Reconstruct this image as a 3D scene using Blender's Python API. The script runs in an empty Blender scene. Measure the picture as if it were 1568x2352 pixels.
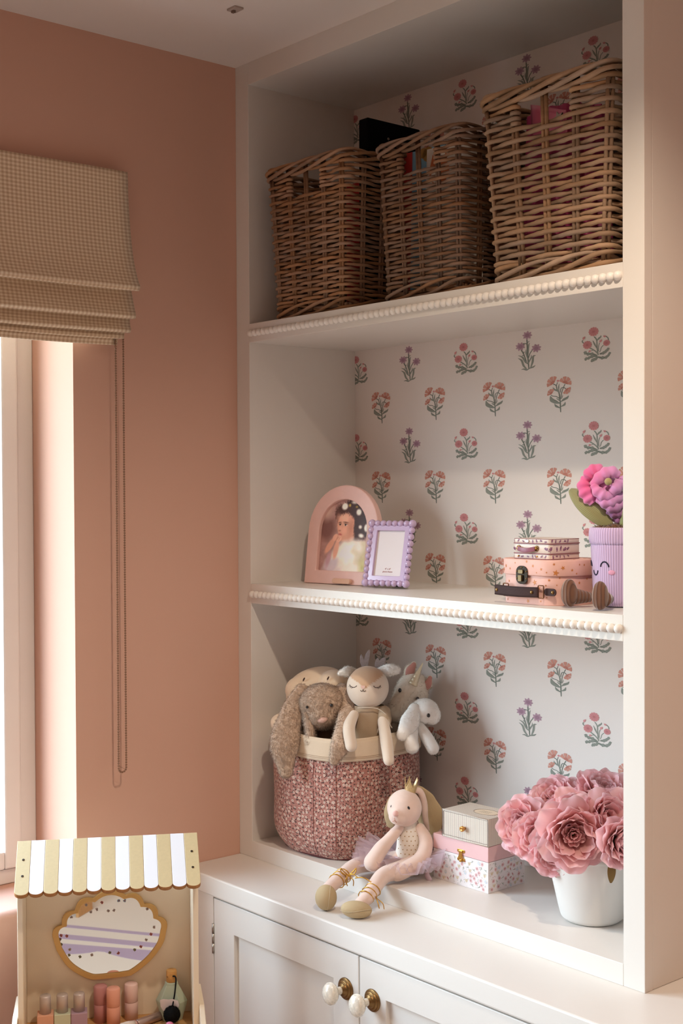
import bpy, bmesh, math, random
import numpy as np
from mathutils import Vector, Matrix, Euler, Quaternion, noise as mnoise

S = bpy.context.scene
COL = S.collection
PI = math.pi
rnd = random.Random(7)


def srgb(h, a=1.0):
    """hex or 0-255 triple -> linear rgba"""
    if isinstance(h, str):
        h = h.lstrip('#')
        h = [int(h[i:i + 2], 16) for i in (0, 2, 4)]
    o = []
    for c in h:
        c = c / 255.0
        o.append(c / 12.92 if c <= .04045 else ((c + .055) / 1.055) ** 2.4)
    return (o[0], o[1], o[2], a)


# ------------------------------------------------------------------ camera, sky, lamps, exposure
cam = bpy.data.cameras.new('camera')
cam.sensor_fit = 'HORIZONTAL'
cam.sensor_width = 24.0
cam.lens = 24.0 * 3033.34 / 1568.0
cam.clip_start = .02
camo = bpy.data.objects.new('camera', cam)
COL.objects.link(camo)
YAW, PITCH, ROLL = 0.70701, -0.01594, -0.00472
cd = Vector((-math.cos(YAW) * math.cos(PITCH), math.sin(YAW) * math.cos(PITCH), math.sin(PITCH)))
cr = Vector((math.sin(YAW), math.cos(YAW), 0))
cu = cr.cross(cd)
cr2 = cr * math.cos(ROLL) + cu * math.sin(ROLL)
cu2 = -cr * math.sin(ROLL) + cu * math.cos(ROLL)
mw = Matrix.Identity(4)
for i in range(3):
    mw[i][0], mw[i][1], mw[i][2] = cr2[i], cu2[i], -cd[i]
mw.translation = Vector((2.2792, -1.6571, 1.5223))
camo.matrix_world = mw
S.camera = camo

S.view_settings.view_transform = 'Standard'
S.view_settings.look = 'None'
S.view_settings.gamma = 1.0
S.view_settings.use_curve_mapping = False
S.view_settings.exposure = 0.48

world = bpy.data.worlds.new('sky')
S.world = world
world.use_nodes = True
wn, wl = world.node_tree.nodes, world.node_tree.links
wn.clear()
tc = wn.new('ShaderNodeTexCoord')
sx = wn.new('ShaderNodeSeparateXYZ')
wr = wn.new('ShaderNodeValToRGB')
wr.color_ramp.elements[0].position = .47
wr.color_ramp.elements[0].color = (.07, .075, .065, 1)      # ground and gardens below the horizon
wr.color_ramp.elements[1].position = .54
wr.color_ramp.elements[1].color = (.76, .90, 1.0, 1)     # bright hazy horizon
wr.color_ramp.elements.new(1.0).color = (.30, .44, .66, 1)      # bluer zenith
ad = wn.new('ShaderNodeMath'); ad.operation = 'MULTIPLY_ADD'
ad.inputs[1].default_value = .5; ad.inputs[2].default_value = .5
bg = wn.new('ShaderNodeBackground'); bg.inputs[1].default_value = 14.3
wo = wn.new('ShaderNodeOutputWorld')
wl.new(tc.outputs['Generated'], sx.inputs[0]); wl.new(sx.outputs['Z'], ad.inputs[0])
wl.new(ad.outputs[0], wr.inputs[0]); wl.new(wr.outputs[0], bg.inputs[0]); wl.new(bg.outputs[0], wo.inputs[0])


def portal(name, loc, rot, sx_, sy_):
    l = bpy.data.lights.new(name, 'AREA'); l.shape = 'RECTANGLE'; l.size = sx_; l.size_y = sy_
    l.cycles.is_portal = True
    o = bpy.data.objects.new(name, l); o.location = loc; o.rotation_euler = rot; COL.objects.link(o)
    return o


ZC = 2.4178          # ceiling
WIN = (-1.95, -.39, .772, 2.13)   # window opening y0 y1 z0 z1
portal('window_light', (-.26, (WIN[0] + WIN[1]) / 2, (WIN[2] + WIN[3]) / 2), (0, -PI / 2, 0), WIN[3] - WIN[2], WIN[1] - WIN[0])

DOWN_W = 30.0
DOWN_COL = (1.0, .85, .68)

# ------------------------------------------------------------------ materials


def mat(name, col, rough=.6, metal=0., spec=.4, noise=0., nscale=30., bump=0., bscale=200., rand=0., sheen=0., coat=0., sss=0., trans=0., emit=None, stretch=None):
    m = bpy.data.materials.new(name); m.use_nodes = True
    nt = m.node_tree; n, l = nt.nodes, nt.links
    b = n['Principled BSDF']
    c = srgb(col) if not (isinstance(col, tuple) and len(col) == 4) else col
    b.inputs['Base Color'].default_value = c
    b.inputs['Roughness'].default_value = rough
    b.inputs['Metallic'].default_value = metal
    b.inputs['Specular IOR Level'].default_value = spec
    b.inputs['Sheen Weight'].default_value = sheen
    b.inputs['Sheen Roughness'].default_value = .5
    b.inputs['Coat Weight'].default_value = coat
    b.inputs['Coat Roughness'].default_value = .08
    b.inputs['Subsurface Weight'].default_value = sss
    b.inputs['Subsurface Radius'].default_value = (.01, .006, .004)
    b.inputs['Transmission Weight'].default_value = trans
    tcn = n.new('ShaderNodeTexCoord')
    src = tcn.outputs['Object']
    if stretch:
        mp = n.new('ShaderNodeMapping'); mp.inputs['Scale'].default_value = stretch
        l.new(src, mp.inputs[0]); src = mp.outputs[0]
    cur = None
    if noise:
        t = n.new('ShaderNodeTexNoise'); t.inputs['Scale'].default_value = nscale; t.inputs['Detail'].default_value = 4
        l.new(src, t.inputs['Vector'])
        hsv = n.new('ShaderNodeHueSaturation'); hsv.inputs['Color'].default_value = c
        mr = n.new('ShaderNodeMapRange'); mr.inputs['From Min'].default_value = .3; mr.inputs['From Max'].default_value = .7
        mr.inputs['To Min'].default_value = 1 - noise; mr.inputs['To Max'].default_value = 1 + noise
        l.new(t.outputs[0], mr.inputs[0]); l.new(mr.outputs[0], hsv.inputs['Value'])
        cur = hsv.outputs[0]
    if rand:
        oi = n.new('ShaderNodeObjectInfo')
        h2 = n.new('ShaderNodeHueSaturation'); h2.inputs['Color'].default_value = c
        if cur: l.new(cur, h2.inputs['Color'])
        mr = n.new('ShaderNodeMapRange'); mr.inputs['To Min'].default_value = 1 - rand; mr.inputs['To Max'].default_value = 1 + rand
        l.new(oi.outputs['Random'], mr.inputs[0]); l.new(mr.outputs[0], h2.inputs['Value'])
        m3 = n.new('ShaderNodeMath'); m3.operation = 'MULTIPLY'; m3.inputs[1].default_value = 7.31
        l.new(oi.outputs['Random'], m3.inputs[0])
        fr = n.new('ShaderNodeMath'); fr.operation = 'FRACT'; l.new(m3.outputs[0], fr.inputs[0])
        mr2 = n.new('ShaderNodeMapRange'); mr2.inputs['To Min'].default_value = 1 - rand * .9; mr2.inputs['To Max'].default_value = 1 + rand * .5
        l.new(fr.outputs[0], mr2.inputs[0]); l.new(mr2.outputs[0], h2.inputs['Saturation'])
        cur = h2.outputs[0]
    if cur: l.new(cur, b.inputs['Base Color'])
    if bump:
        t2 = n.new('ShaderNodeTexNoise'); t2.inputs['Scale'].default_value = bscale; t2.inputs['Detail'].default_value = 3
        l.new(src, t2.inputs['Vector'])
        bp = n.new('ShaderNodeBump'); bp.inputs['Strength'].default_value = bump; bp.inputs['Distance'].default_value = .002
        l.new(t2.outputs[0], bp.inputs['Height']); l.new(bp.outputs[0], b.inputs['Normal'])
    if emit:
        b.inputs['Emission Color'].default_value = srgb(emit[0]); b.inputs['Emission Strength'].default_value = emit[1]
    return m


def nodes_of(m):
    return m.node_tree.nodes, m.node_tree.links, m.node_tree.nodes['Principled BSDF']


def math_node(n, l, op, a, b=None, c=None):
    k = n.new('ShaderNodeMath'); k.operation = op
    for i, v in enumerate((a, b, c)):
        if v is None: continue
        if hasattr(v, 'is_output'): l.new(v, k.inputs[i])
        else: k.inputs[i].default_value = v
    return k.outputs[0]


def mixcol(n, l, fac, a, b):
    k = n.new('ShaderNodeMix'); k.data_type = 'RGBA'
    for sock, v in ((k.inputs[0], fac), (k.inputs[6], a), (k.inputs[7], b)):
        if hasattr(v, 'is_output'): l.new(v, sock)
        else: sock.default_value = v
    return k.outputs[2]


def attr_mat(name, rough=.6, spec=.3, sheen=0., coat=0., attr='col', bump=0., bscale=300.):
    m = mat(name, 'ffffff', rough, 0, spec, sheen=sheen, coat=coat, bump=bump, bscale=bscale)
    n, l, b = nodes_of(m)
    a = n.new('ShaderNodeAttribute'); a.attribute_name = attr
    l.new(a.outputs['Color'], b.inputs['Base Color'])
    return m


# ------------------------------------------------------------------ mesh building


class B:
    def __init__(s):
        s.v = []; s.f = []; s.m = []; s.s = []; s.uv = []; s.c = []

    def add(s, vs, fs, mi=0, sm=False, M=None, uv=None, col=None):
        o = len(s.v)
        if M is not None: vs = [M @ Vector(p) for p in vs]
        s.v += [tuple(p) for p in vs]
        s.uv += uv if uv else [(0, 0)] * len(vs)
        s.c += col if isinstance(col, list) else [col or (1, 1, 1, 1)] * len(vs)
        for f in fs:
            s.f.append([o + i for i in f]); s.m.append(mi); s.s.append(sm)
        return s

    def box(s, lo, hi, mi=0, M=None, col=None):
        x0, y0, z0 = lo; x1, y1, z1 = hi
        vs = [(x0, y0, z0), (x1, y0, z0), (x1, y1, z0), (x0, y1, z0), (x0, y0, z1), (x1, y0, z1), (x1, y1, z1), (x0, y1, z1)]
        return s.add(vs, [(3, 2, 1, 0), (4, 5, 6, 7), (0, 1, 5, 4), (1, 2, 6, 5), (2, 3, 7, 6), (3, 0, 4, 7)], mi, False, M, col=col)

    def cbox(s, c, d, mi=0, M=None):
        return s.box([c[i] - d[i] / 2 for i in range(3)], [c[i] + d[i] / 2 for i in range(3)], mi, M)

    def lathe(s, prof, seg=32, mi=0, sm=True, M=None, cap=True, sxy=(1, 1)):
        vs = []; fs = []; n = len(prof)
        for r, z in prof:
            for k in range(seg):
                a = 2 * PI * k / seg
                vs.append((r * math.cos(a) * sxy[0], r * math.sin(a) * sxy[1], z))
        for i in range(n - 1):
            for k in range(seg):
                k2 = (k + 1) % seg
                fs.append((i * seg + k, i * seg + k2, (i + 1) * seg + k2, (i + 1) * seg + k))
        s.add(vs, fs, mi, sm, M)
        if cap:
            o = len(s.v) - len(vs)
            if prof[0][0] > 1e-5: s.f.append([o + k for k in range(seg)][::-1]); s.m.append(mi); s.s.append(False)
            if prof[-1][0] > 1e-5: s.f.append([o + (n - 1) * seg + k for k in range(seg)]); s.m.append(mi); s.s.append(False)
        return s

    def cyl(s, c, r, h, seg=24, mi=0, M=None, sm=True):
        T = Matrix.Translation(c)
        return s.lathe([(r, 0), (r, h)], seg, mi, sm, (M @ T) if M else T)

    def ell(s, c, r, seg=16, rings=10, mi=0, M=None, rot=None):
        if not hasattr(r, '__len__'): r = (r, r, r)
        vs = []; fs = []
        R3 = Euler(rot).to_matrix() if rot else None
        for i in range(rings + 1):
            t = PI * i / rings
            for k in range(seg):
                a = 2 * PI * k / seg
                p = Vector((r[0] * math.sin(t) * math.cos(a), r[1] * math.sin(t) * math.sin(a), r[2] * math.cos(t)))
                if R3: p = R3 @ p
                vs.append(p + Vector(c))
        for i in range(rings):
            for k in range(seg):
                k2 = (k + 1) % seg
                fs.append((i * seg + k, (i + 1) * seg + k, (i + 1) * seg + k2, i * seg + k2))
        return s.add(vs, fs, mi, True, M)

    def tube(s, pts, r, seg=8, closed=False, mi=0, cap=True, M=None, flat=None, up=None):
        pts = [Vector(p) for p in pts]; n = len(pts)
        if not hasattr(r, '__len__'): r = [r] * n
        vs = []; fs = []
        tang = []
        for i in range(n):
            a = pts[(i - 1) % n] if (closed or i) else pts[0]
            b = pts[(i + 1) % n] if (closed or i < n - 1) else pts[-1]
            t = (b - a); tang.append(t.normalized() if t.length > 1e-9 else Vector((0, 0, 1)))
        t0 = tang[0]
        ref = Vector(up) if up else (Vector((0, 0, 1)) if abs(t0.z) < .9 else Vector((1, 0, 0)))
        nn = (ref - t0 * ref.dot(t0)).normalized()
        for i in range(n):
            t = tang[i]
            if up:
                nn = (Vector(up) - t * Vector(up).dot(t)).normalized()
            else:
                nn = nn - t * nn.dot(t)
                nn = nn.normalized() if nn.length > 1e-6 else t.orthogonal().normalized()
            bb = t.cross(nn)
            f1, f2 = flat if flat else (1, 1)
            for k in range(seg):
                a = 2 * PI * k / seg
                vs.append(pts[i] + nn * (math.cos(a) * r[i] * f1) + bb * (math.sin(a) * r[i] * f2))
        m = n if closed else n - 1
        for i in range(m):
            j = (i + 1) % n
            for k in range(seg):
                k2 = (k + 1) % seg
                fs.append((i * seg + k, i * seg + k2, j * seg + k2, j * seg + k))
        if cap and not closed:
            fs.append(tuple(range(seg))[::-1]); fs.append(tuple((n - 1) * seg + k for k in range(seg)))
        return s.add(vs, fs, mi, True, M)

    def prism(s, out, z0, z1, mi=0, M=None, sm=False, ms=None):
        n = len(out)
        vs = [(p[0], p[1], z0) for p in out] + [(p[0], p[1], z1) for p in out]
        s.add(vs, [tuple(range(n))[::-1], tuple(range(n, 2 * n))], mi, False, M)
        o = len(s.v) - 2 * n
        for i in range(n):
            j = (i + 1) % n
            s.f.append([o + i, o + j, o + n + j, o + n + i]); s.m.append(mi if ms is None else ms); s.s.append(sm)
        return s

    def ring(s, outer, inner, z0, z1, mi=0, M=None, sm=False):
        """extruded frame between two outlines of equal length"""
        n = len(outer)
        vs = [(p[0], p[1], z0) for p in outer] + [(p[0], p[1], z0) for p in inner] + [(p[0], p[1], z1) for p in outer] + [(p[0], p[1], z1) for p in inner]
        fs = []
        for i in range(n):
            j = (i + 1) % n
            fs.append((i, n + i, n + j, j)); fs.append((2 * n + i, 2 * n + j, 3 * n + j, 3 * n + i))
        s.add(vs, fs, mi, False, M)
        o = len(s.v) - 4 * n
        for i in range(n):
            j = (i + 1) % n
            for q in ((i, j, 2 * n + j, 2 * n + i), (n + j, n + i, 3 * n + i, 3 * n + j)):
                s.f.append([o + k for k in q]); s.m.append(mi); s.s.append(sm)
        return s

    def grid(s, fn, nu, nv, mi=0, sm=True, M=None, uvf=None, colf=None, cu_=False):
        vs = []; uv = []; cl = []; fs = []
        for j in range(nv + 1):
            for i in range(nu + 1 - (1 if cu_ else 0)):
                u, v = i / nu, j / nv
                vs.append(fn(u, v)); uv.append(uvf(u, v) if uvf else (u, v))
                cl.append(colf(u, v) if colf else (1, 1, 1, 1))
        w = nu if cu_ else nu + 1
        for j in range(nv):
            for i in range(nu):
                i2 = (i + 1) % w if cu_ else i + 1
                fs.append((j * w + i, j * w + i2, (j + 1) * w + i2, (j + 1) * w + i))
        return s.add(vs, fs, mi, sm, M, uv, cl)

    def poly(s, pts, mi=0, M=None):
        return s.add(pts, [tuple(range(len(pts)))], mi, False, M)

    def mesh(s, name, mats):
        me = bpy.data.meshes.new(name)
        me.from_pydata(s.v, [], s.f)
        for m in (mats if isinstance(mats, (list, tuple)) else [mats]): me.materials.append(m)
        me.polygons.foreach_set('material_index', s.m)
        me.polygons.foreach_set('use_smooth', s.s)
        if any(u != (0, 0) for u in s.uv):
            a = me.attributes.new('cloth_uv', 'FLOAT_VECTOR', 'POINT')
            a.data.foreach_set('vector', [x for u in s.uv for x in (u[0], u[1], 0)])
        if any(tuple(c[:3]) != (1, 1, 1) for c in s.c):
            a = me.attributes.new('col', 'FLOAT_COLOR', 'POINT')
            a.data.foreach_set('color', [x for c in s.c for x in c])
        me.update()
        return me


def place(o, parent=None, loc=(0, 0, 0), rot=(0, 0, 0), scale=None):
    COL.objects.link(o)
    o.location = loc; o.rotation_euler = rot
    if scale: o.scale = scale
    if parent: o.parent = parent
    return o


def O(name, b, mats, parent=None, loc=(0, 0, 0), rot=(0, 0, 0), bevel=0, bseg=2, sub=0, solid=0, label=None, scale=None, angle=30):
    me = b if isinstance(b, bpy.types.Mesh) else b.mesh(name, mats)
    o = bpy.data.objects.new(name, me)
    place(o, parent, loc, rot, scale)
    if solid:
        md = o.modifiers.new('solid', 'SOLIDIFY'); md.thickness = solid; md.offset = 0
    if bevel:
        md = o.modifiers.new('bevel', 'BEVEL'); md.width = bevel; md.segments = bseg; md.limit_method = 'ANGLE'; md.angle_limit = math.radians(angle)
        md.harden_normals = False
    if sub:
        md = o.modifiers.new('sub', 'SUBSURF'); md.levels = sub; md.render_levels = sub
    if label: o['label'] = label
    return o


def T(name, label, cat, loc=(0, 0, 0), rot=(0, 0, 0), group=None):
    o = bpy.data.objects.new(name, None)
    o.empty_display_size = .05
    place(o, None, loc, rot)
    o['label'] = label; o['category'] = cat
    if group: o['group'] = group
    return o


def tag(o, label, cat, group=None):
    o['label'] = label; o['category'] = cat
    if group: o['group'] = group
    return o


def struct(name, b, m, **k):
    o = O(name, b, m, **k); o['kind'] = 'structure'
    return o


def dup(o, parent=None, loc=None, rot=None, scale=None):
    c = o.copy(); COL.objects.link(c)
    if parent is not None: c.parent = parent
    if loc is not None: c.location = loc
    if rot is not None: c.rotation_euler = rot
    if scale is not None: c.scale = scale
    return c


def bake(o):
    dg = bpy.context.evaluated_depsgraph_get()
    me = bpy.data.meshes.new_from_object(o.evaluated_get(dg), depsgraph=dg)
    old = o.data
    o.modifiers.clear(); o.data = me
    bpy.data.meshes.remove(old)
    return o


def blob(name, b, m, parent=None, vox=.003, smooth=8, loc=(0, 0, 0), rot=(0, 0, 0), label=None):
    """fuse overlapping solids into one continuous stuffed body"""
    o = O(name, b, m, parent, loc, rot, label=label)
    md = o.modifiers.new('r', 'REMESH'); md.mode = 'VOXEL'; md.voxel_size = vox; md.use_smooth_shade = True
    if smooth:
        md = o.modifiers.new('s', 'SMOOTH'); md.iterations = smooth; md.factor = .5
    bake(o)
    return o


def cap(b, p0, p1, r0, r1, n=8, seg=14, sq=None):
    """tapered stuffed limb with round ends"""
    p0, p1 = Vector(p0), Vector(p1); ax = (p1 - p0).normalized()
    pts = []; rr = []
    for k in range(5): a = PI / 2 * k / 4; pts.append(p0 - ax * r0 * math.cos(a)); rr.append(max(r0 * math.sin(a), 1e-4))
    for k in range(1, n): t = k / n; pts.append(p0.lerp(p1, t)); rr.append(r0 + (r1 - r0) * t)
    for k in range(5): a = PI / 2 * k / 4; pts.append(p1 + ax * r1 * math.sin(a)); rr.append(max(r1 * math.cos(a), 1e-4))
    return b.tube(pts, rr, seg, flat=sq)


def limb(b, pts, rads, seg=14, sub=6, flat=None, up=None):
    """smooth limb through control points (Catmull-Rom) with round ends"""
    P = [Vector(p) for p in pts]
    Q = []; R_ = []
    n = len(P)
    for i in range(n - 1):
        p0, p1, p2, p3 = P[max(i - 1, 0)], P[i], P[i + 1], P[min(i + 2, n - 1)]
        for k in range(sub):
            t = k / sub
            Q.append(.5 * ((2 * p1) + (p2 - p0) * t + (2 * p0 - 5 * p1 + 4 * p2 - p3) * t * t + (3 * p1 - p0 - 3 * p2 + p3) * t ** 3))
            R_.append(rads[i] + (rads[i + 1] - rads[i]) * (t * t * (3 - 2 * t)))
    Q.append(P[-1]); R_.append(rads[-1])
    a0 = (Q[0] - Q[1]).normalized(); a1 = (Q[-1] - Q[-2]).normalized()
    r0, r1 = R_[0], R_[-1]
    pre = [(Q[0] + a0 * r0 * math.cos(PI / 2 * k / 4), max(r0 * math.sin(PI / 2 * k / 4), 1e-4)) for k in range(4)]
    post = [(Q[-1] + a1 * r1 * math.sin(PI / 2 * k / 4), max(r1 * math.cos(PI / 2 * k / 4), 1e-4)) for k in range(1, 5)]
    A = pre + list(zip(Q, R_)) + post
    return b.tube([x[0] for x in A], [x[1] for x in A], seg, flat=flat, up=up)


def spline(P, sub=8, closed=False):
    P = [Vector(p) for p in P]; n = len(P); Q = []
    for i in range(n if closed else n - 1):
        if closed: p0, p1, p2, p3 = P[i - 1], P[i], P[(i + 1) % n], P[(i + 2) % n]
        else: p0, p1, p2, p3 = P[max(i - 1, 0)], P[i], P[i + 1], P[min(i + 2, n - 1)]
        for k in range(sub):
            t = k / sub
            Q.append(.5 * ((2 * p1) + (p2 - p0) * t + (2 * p0 - 5 * p1 + 4 * p2 - p3) * t * t + (3 * p1 - p0 - 3 * p2 + p3) * t ** 3))
    if not closed: Q.append(P[-1])
    return Q


PILE = {}


def pile(m):
    """the same plush seen as thin pile: lets a little light through"""
    if m.name not in PILE:
        c = m.copy(); c.name = m.name + '_pile'
        n, l, b = nodes_of(c)
        tl = n.new('ShaderNodeBsdfTranslucent'); tl.inputs[0].default_value = b.inputs['Base Color'].default_value
        if b.inputs['Base Color'].links: l.new(b.inputs['Base Color'].links[0].from_socket, tl.inputs[0])
        mx_ = n.new('ShaderNodeMixShader'); mx_.inputs[0].default_value = .4
        l.new(b.outputs[0], mx_.inputs[1]); l.new(tl.outputs[0], mx_.inputs[2]); l.new(mx_.outputs[0], n['Material Output'].inputs[0])
        PILE[m.name] = c
    return PILE[m.name]


def fur(o, n, length, width, m, seed=1, droop=(0, 0, -.3), clump=0., tilt=.5, name='fur'):
    """thousands of tiny pile tufts over a stuffed body, one uncountable part"""
    me = o.data; me.calc_loop_triangles()
    nv = len(me.vertices); co = np.empty(nv * 3); me.vertices.foreach_get('co', co); co = co.reshape(-1, 3)
    no = np.empty(nv * 3); me.vertices.foreach_get('normal', no); no = no.reshape(-1, 3)
    nt = len(me.loop_triangles); tr = np.empty(nt * 3, int); me.loop_triangles.foreach_get('vertices', tr); tr = tr.reshape(-1, 3)
    a, b_, c = co[tr[:, 0]], co[tr[:, 1]], co[tr[:, 2]]
    ar = np.linalg.norm(np.cross(b_ - a, c - a), axis=1)
    g = np.random.default_rng(seed)
    idx = g.choice(nt, n, p=ar / ar.sum())
    u = g.random((n, 2)); fl = u.sum(1) > 1; u[fl] = 1 - u[fl]
    p = a[idx] + (b_ - a)[idx] * u[:, :1] + (c - a)[idx] * u[:, 1:]
    nn = no[tr[idx]].mean(1); nn /= np.linalg.norm(nn, axis=1, keepdims=True) + 1e-9
    d = nn + np.array(droop) + g.normal(0, tilt, (n, 3))
    if clump:
        k = np.floor(p / clump).astype(int)
        h = (np.sin(k @ np.array([12.9898, 78.233, 37.719])) * 43758.5453); ph = (h - np.floor(h)) * 6.283
        h2 = (np.sin(k @ np.array([93.98, 18.2, 57.1])) * 15731.7); ph2 = (h2 - np.floor(h2)) * 2 - 1
        d += .5 * np.stack([np.cos(ph), np.sin(ph), ph2], 1)
    d /= np.linalg.norm(d, axis=1, keepdims=True)
    t = np.cross(d, g.normal(0, 1, (n, 3))); t /= np.linalg.norm(t, axis=1, keepdims=True) + 1e-9
    L = length * g.uniform(.6, 1.2, (n, 1))
    v = np.empty((n, 3, 3))
    fl2 = (np.cross(t, d) * nn).sum(1) < 0; t[fl2] *= -1
    v[:, 0] = p - t * width - nn * length * .1; v[:, 1] = p + t * width - nn * length * .1; v[:, 2] = p + d * L
    mm = bpy.data.meshes.new(name)
    mm.vertices.add(n * 3); mm.vertices.foreach_set('co', v.reshape(-1))
    mm.loops.add(n * 3); mm.loops.foreach_set('vertex_index', np.arange(n * 3, dtype=np.int32))
    mm.polygons.add(n); mm.polygons.foreach_set('loop_start', np.arange(0, n * 3, 3, dtype=np.int32))
    mm.update(calc_edges=True)
    mm.materials.append(pile(m))
    # shade the pile like the body under it
    nrm = (nn[:, None, :] * .8 + d[:, None, :] * .35).repeat(3, axis=1).reshape(-1, 3)
    nrm /= np.linalg.norm(nrm, axis=1, keepdims=True)
    mm.polygons.foreach_set('use_smooth', np.ones(n, bool))
    mm.normals_split_custom_set_from_vertices([tuple(x) for x in nrm])
    f = bpy.data.objects.new(name, mm); COL.objects.link(f); f.parent = o; f['kind'] = 'stuff'
    return f


def rrect(w, h, r, n=6, cx=0, cy=0):
    o = []
    for (sx_, sy_, a0) in ((1, 1, 0), (-1, 1, PI / 2), (-1, -1, PI), (1, -1, 3 * PI / 2)):
        for k in range(n + 1):
            a = a0 + PI / 2 * k / n
            o.append((cx + sx_ * (w / 2 - r) + r * math.cos(a), cy + sy_ * (h / 2 - r) + r * math.sin(a)))
    return o

# ------------------------------------------------------------------ room
M_wall = mat('pink_wall_paint', (213, 169, 149), .85, spec=.2, bump=.06, bscale=900)
M_wall2 = mat('pale_wall_paint', (206, 168, 148), .85, spec=.2)
M_ceil = mat('ceiling_paint', (232, 220, 212), .9, spec=.2, bump=.04, bscale=700)
M_white = mat('satin_white_paint', (226, 218, 210), .38, spec=.4, bump=.02, bscale=250)
M_frame = mat('window_frame_white', (226, 218, 212), .35, spec=.4)
M_floor = mat('pale_carpet', (226, 214, 202), .95, noise=.1, nscale=300)
M_dark = mat('dark_gap', (30, 26, 24), .9)
M_brass = mat('aged_brass', (128, 98, 62), .4, 1.0, noise=.18, nscale=60)
M_gold = mat('polished_gold', (214, 170, 90), .25, 1.0)
M_steel = mat('brushed_steel', (170, 165, 158), .35, 1.0)
M_black = mat('black_card', (9, 9, 10), .85, spec=.1)

X0, X1, Y0, Y1 = 0.0, 3.8, -3.6, .31
w = B()          # window wall with the opening; plaster reveals run back to the frame
wy0, wy1, wz0, wz1 = WIN
TH = .24
w.box((-TH, wy1, -.1), (0, Y1 + .1, ZC))
w.box((-TH, Y0 - .1, -.1), (0, wy0, ZC))
w.box((-TH, wy0, wz1), (0, wy1, ZC))
struct('wall_left', w, M_wall)
sl = B()
prof = [(-TH, -.1), (-TH, wz0 - .036)]
nose = [(-.014 + .014 * math.cos(a), wz0 - .050 + .014 * math.sin(a)) for a in [PI / 2 - PI / 2 * k / 8 for k in range(9)]] + [(0, -.1)]
prof = [(-TH, -.1), (-TH, wz0 - .036)] + nose
vs = [(p[0], wy0, p[1]) for p in prof] + [(p[0], wy1, p[1]) for p in prof]
n_ = len(prof)
sl.add(vs, [tuple(range(n_)), tuple(range(n_, 2 * n_))[::-1]] + [(i, n_ + i, n_ + (i + 1) % n_, (i + 1) % n_) for i in range(n_)])
struct('trim_1', sl, M_wall)
struct('wall_back', B().box((-TH, Y1, -.1), (X1 + .1, Y1 + .1, ZC)), M_wall)
struct('wall_front', B().box((-TH, Y0 - .1, -.1), (X1 + .1, Y0, ZC)), M_wall2)
w = B().box((X1, Y0 - .1, -.1), (X1 + .15, Y1 + .1, ZC))
struct('wall_right', w, M_wall2)
struct('floor', B().box((-TH, Y0 - .1, -.12), (X1 + .15, Y1 + .1, 0)), M_floor)
struct('ceiling', B().box((-TH, Y0 - .1, ZC), (X1 + .15, Y1 + .1, ZC + .1)), M_ceil)

# window: outer frame, two casements, panes
M_glass = bpy.data.materials.new('window_glass'); M_glass.use_nodes = True
n, l = M_glass.node_tree.nodes, M_glass.node_tree.links
n.clear()
o_ = n.new('ShaderNodeOutputMaterial'); mx = n.new('ShaderNodeMixShader'); tr_ = n.new('ShaderNodeBsdfTransparent'); gl = n.new('ShaderNodeBsdfGlossy')
fr_ = n.new('ShaderNodeLayerWeight'); fr_.inputs[0].default_value = .5; gl.inputs['Roughness'].default_value = .02
tr_.inputs[0].default_value = (.97, .99, .98, 1)
l.new(math_node(n, l, 'MULTIPLY_ADD', math_node(n, l, 'POWER', fr_.outputs['Facing'], 5.0), .5, .03), mx.inputs[0]); l.new(tr_.outputs[0], mx.inputs[1]); l.new(gl.outputs[0], mx.inputs[2]); l.new(mx.outputs[0], o_.inputs[0])


def window(name, xf, y0, y1, z0, z1, sgn, nsash):
    """xf: plane of the frame's room side; sgn +1 when the room lies at +X"""
    fw = .0365
    b = B()
    xa, xb = (xf - .06, xf) if sgn > 0 else (xf, xf + .06)
    b.box((xa, y0, z0), (xb, y0 + fw, z1)); b.box((xa, y1 - fw, z0), (xb, y1, z1))
    b.box((xa, y0 + fw, z0), (xb, y1 - fw, z0 + .03)); b.box((xa, y0 + fw, z1 - .04), (xb, y1 - fw, z1))
    fo = struct(name, b, M_frame, bevel=.003)
    wd = (y1 - y0 - 2 * fw) / nsash
    for k in range(nsash):
        u0 = y0 + fw + wd * k + .003; u1 = u0 + wd - .006
        sw = .036
        x0, x1 = (xf - .05, xf + .012) if sgn > 0 else (xf - .012, xf + .05)
        s = B()
        s.box((x0, u0, z0 + .033), (x1, u0 + sw, z1 - .043)); s.box((x0, u1 - sw, z0 + .033), (x1, u1, z1 - .043))
        s.box((x0, u0 + sw, z0 + .033), (x1, u1 - sw, z0 + .033 + sw)); s.box((x0, u0 + sw, z1 - .043 - sw), (x1, u1 - sw, z1 - .043))
        so = O('sash', s, M_frame, fo, bevel=.004)
        xm = (x0 + x1) / 2
        O('pane', B().box((xm - .002, u0 + sw - .003, z0 + .033 + sw - .003), (xm + .002, u1 - sw + .003, z1 - .043 - sw + .003)), M_glass, so)
    return fo


window('window_1', -.165, wy0, wy1, wz0 - .0355, wz1, 1, 2)

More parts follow.
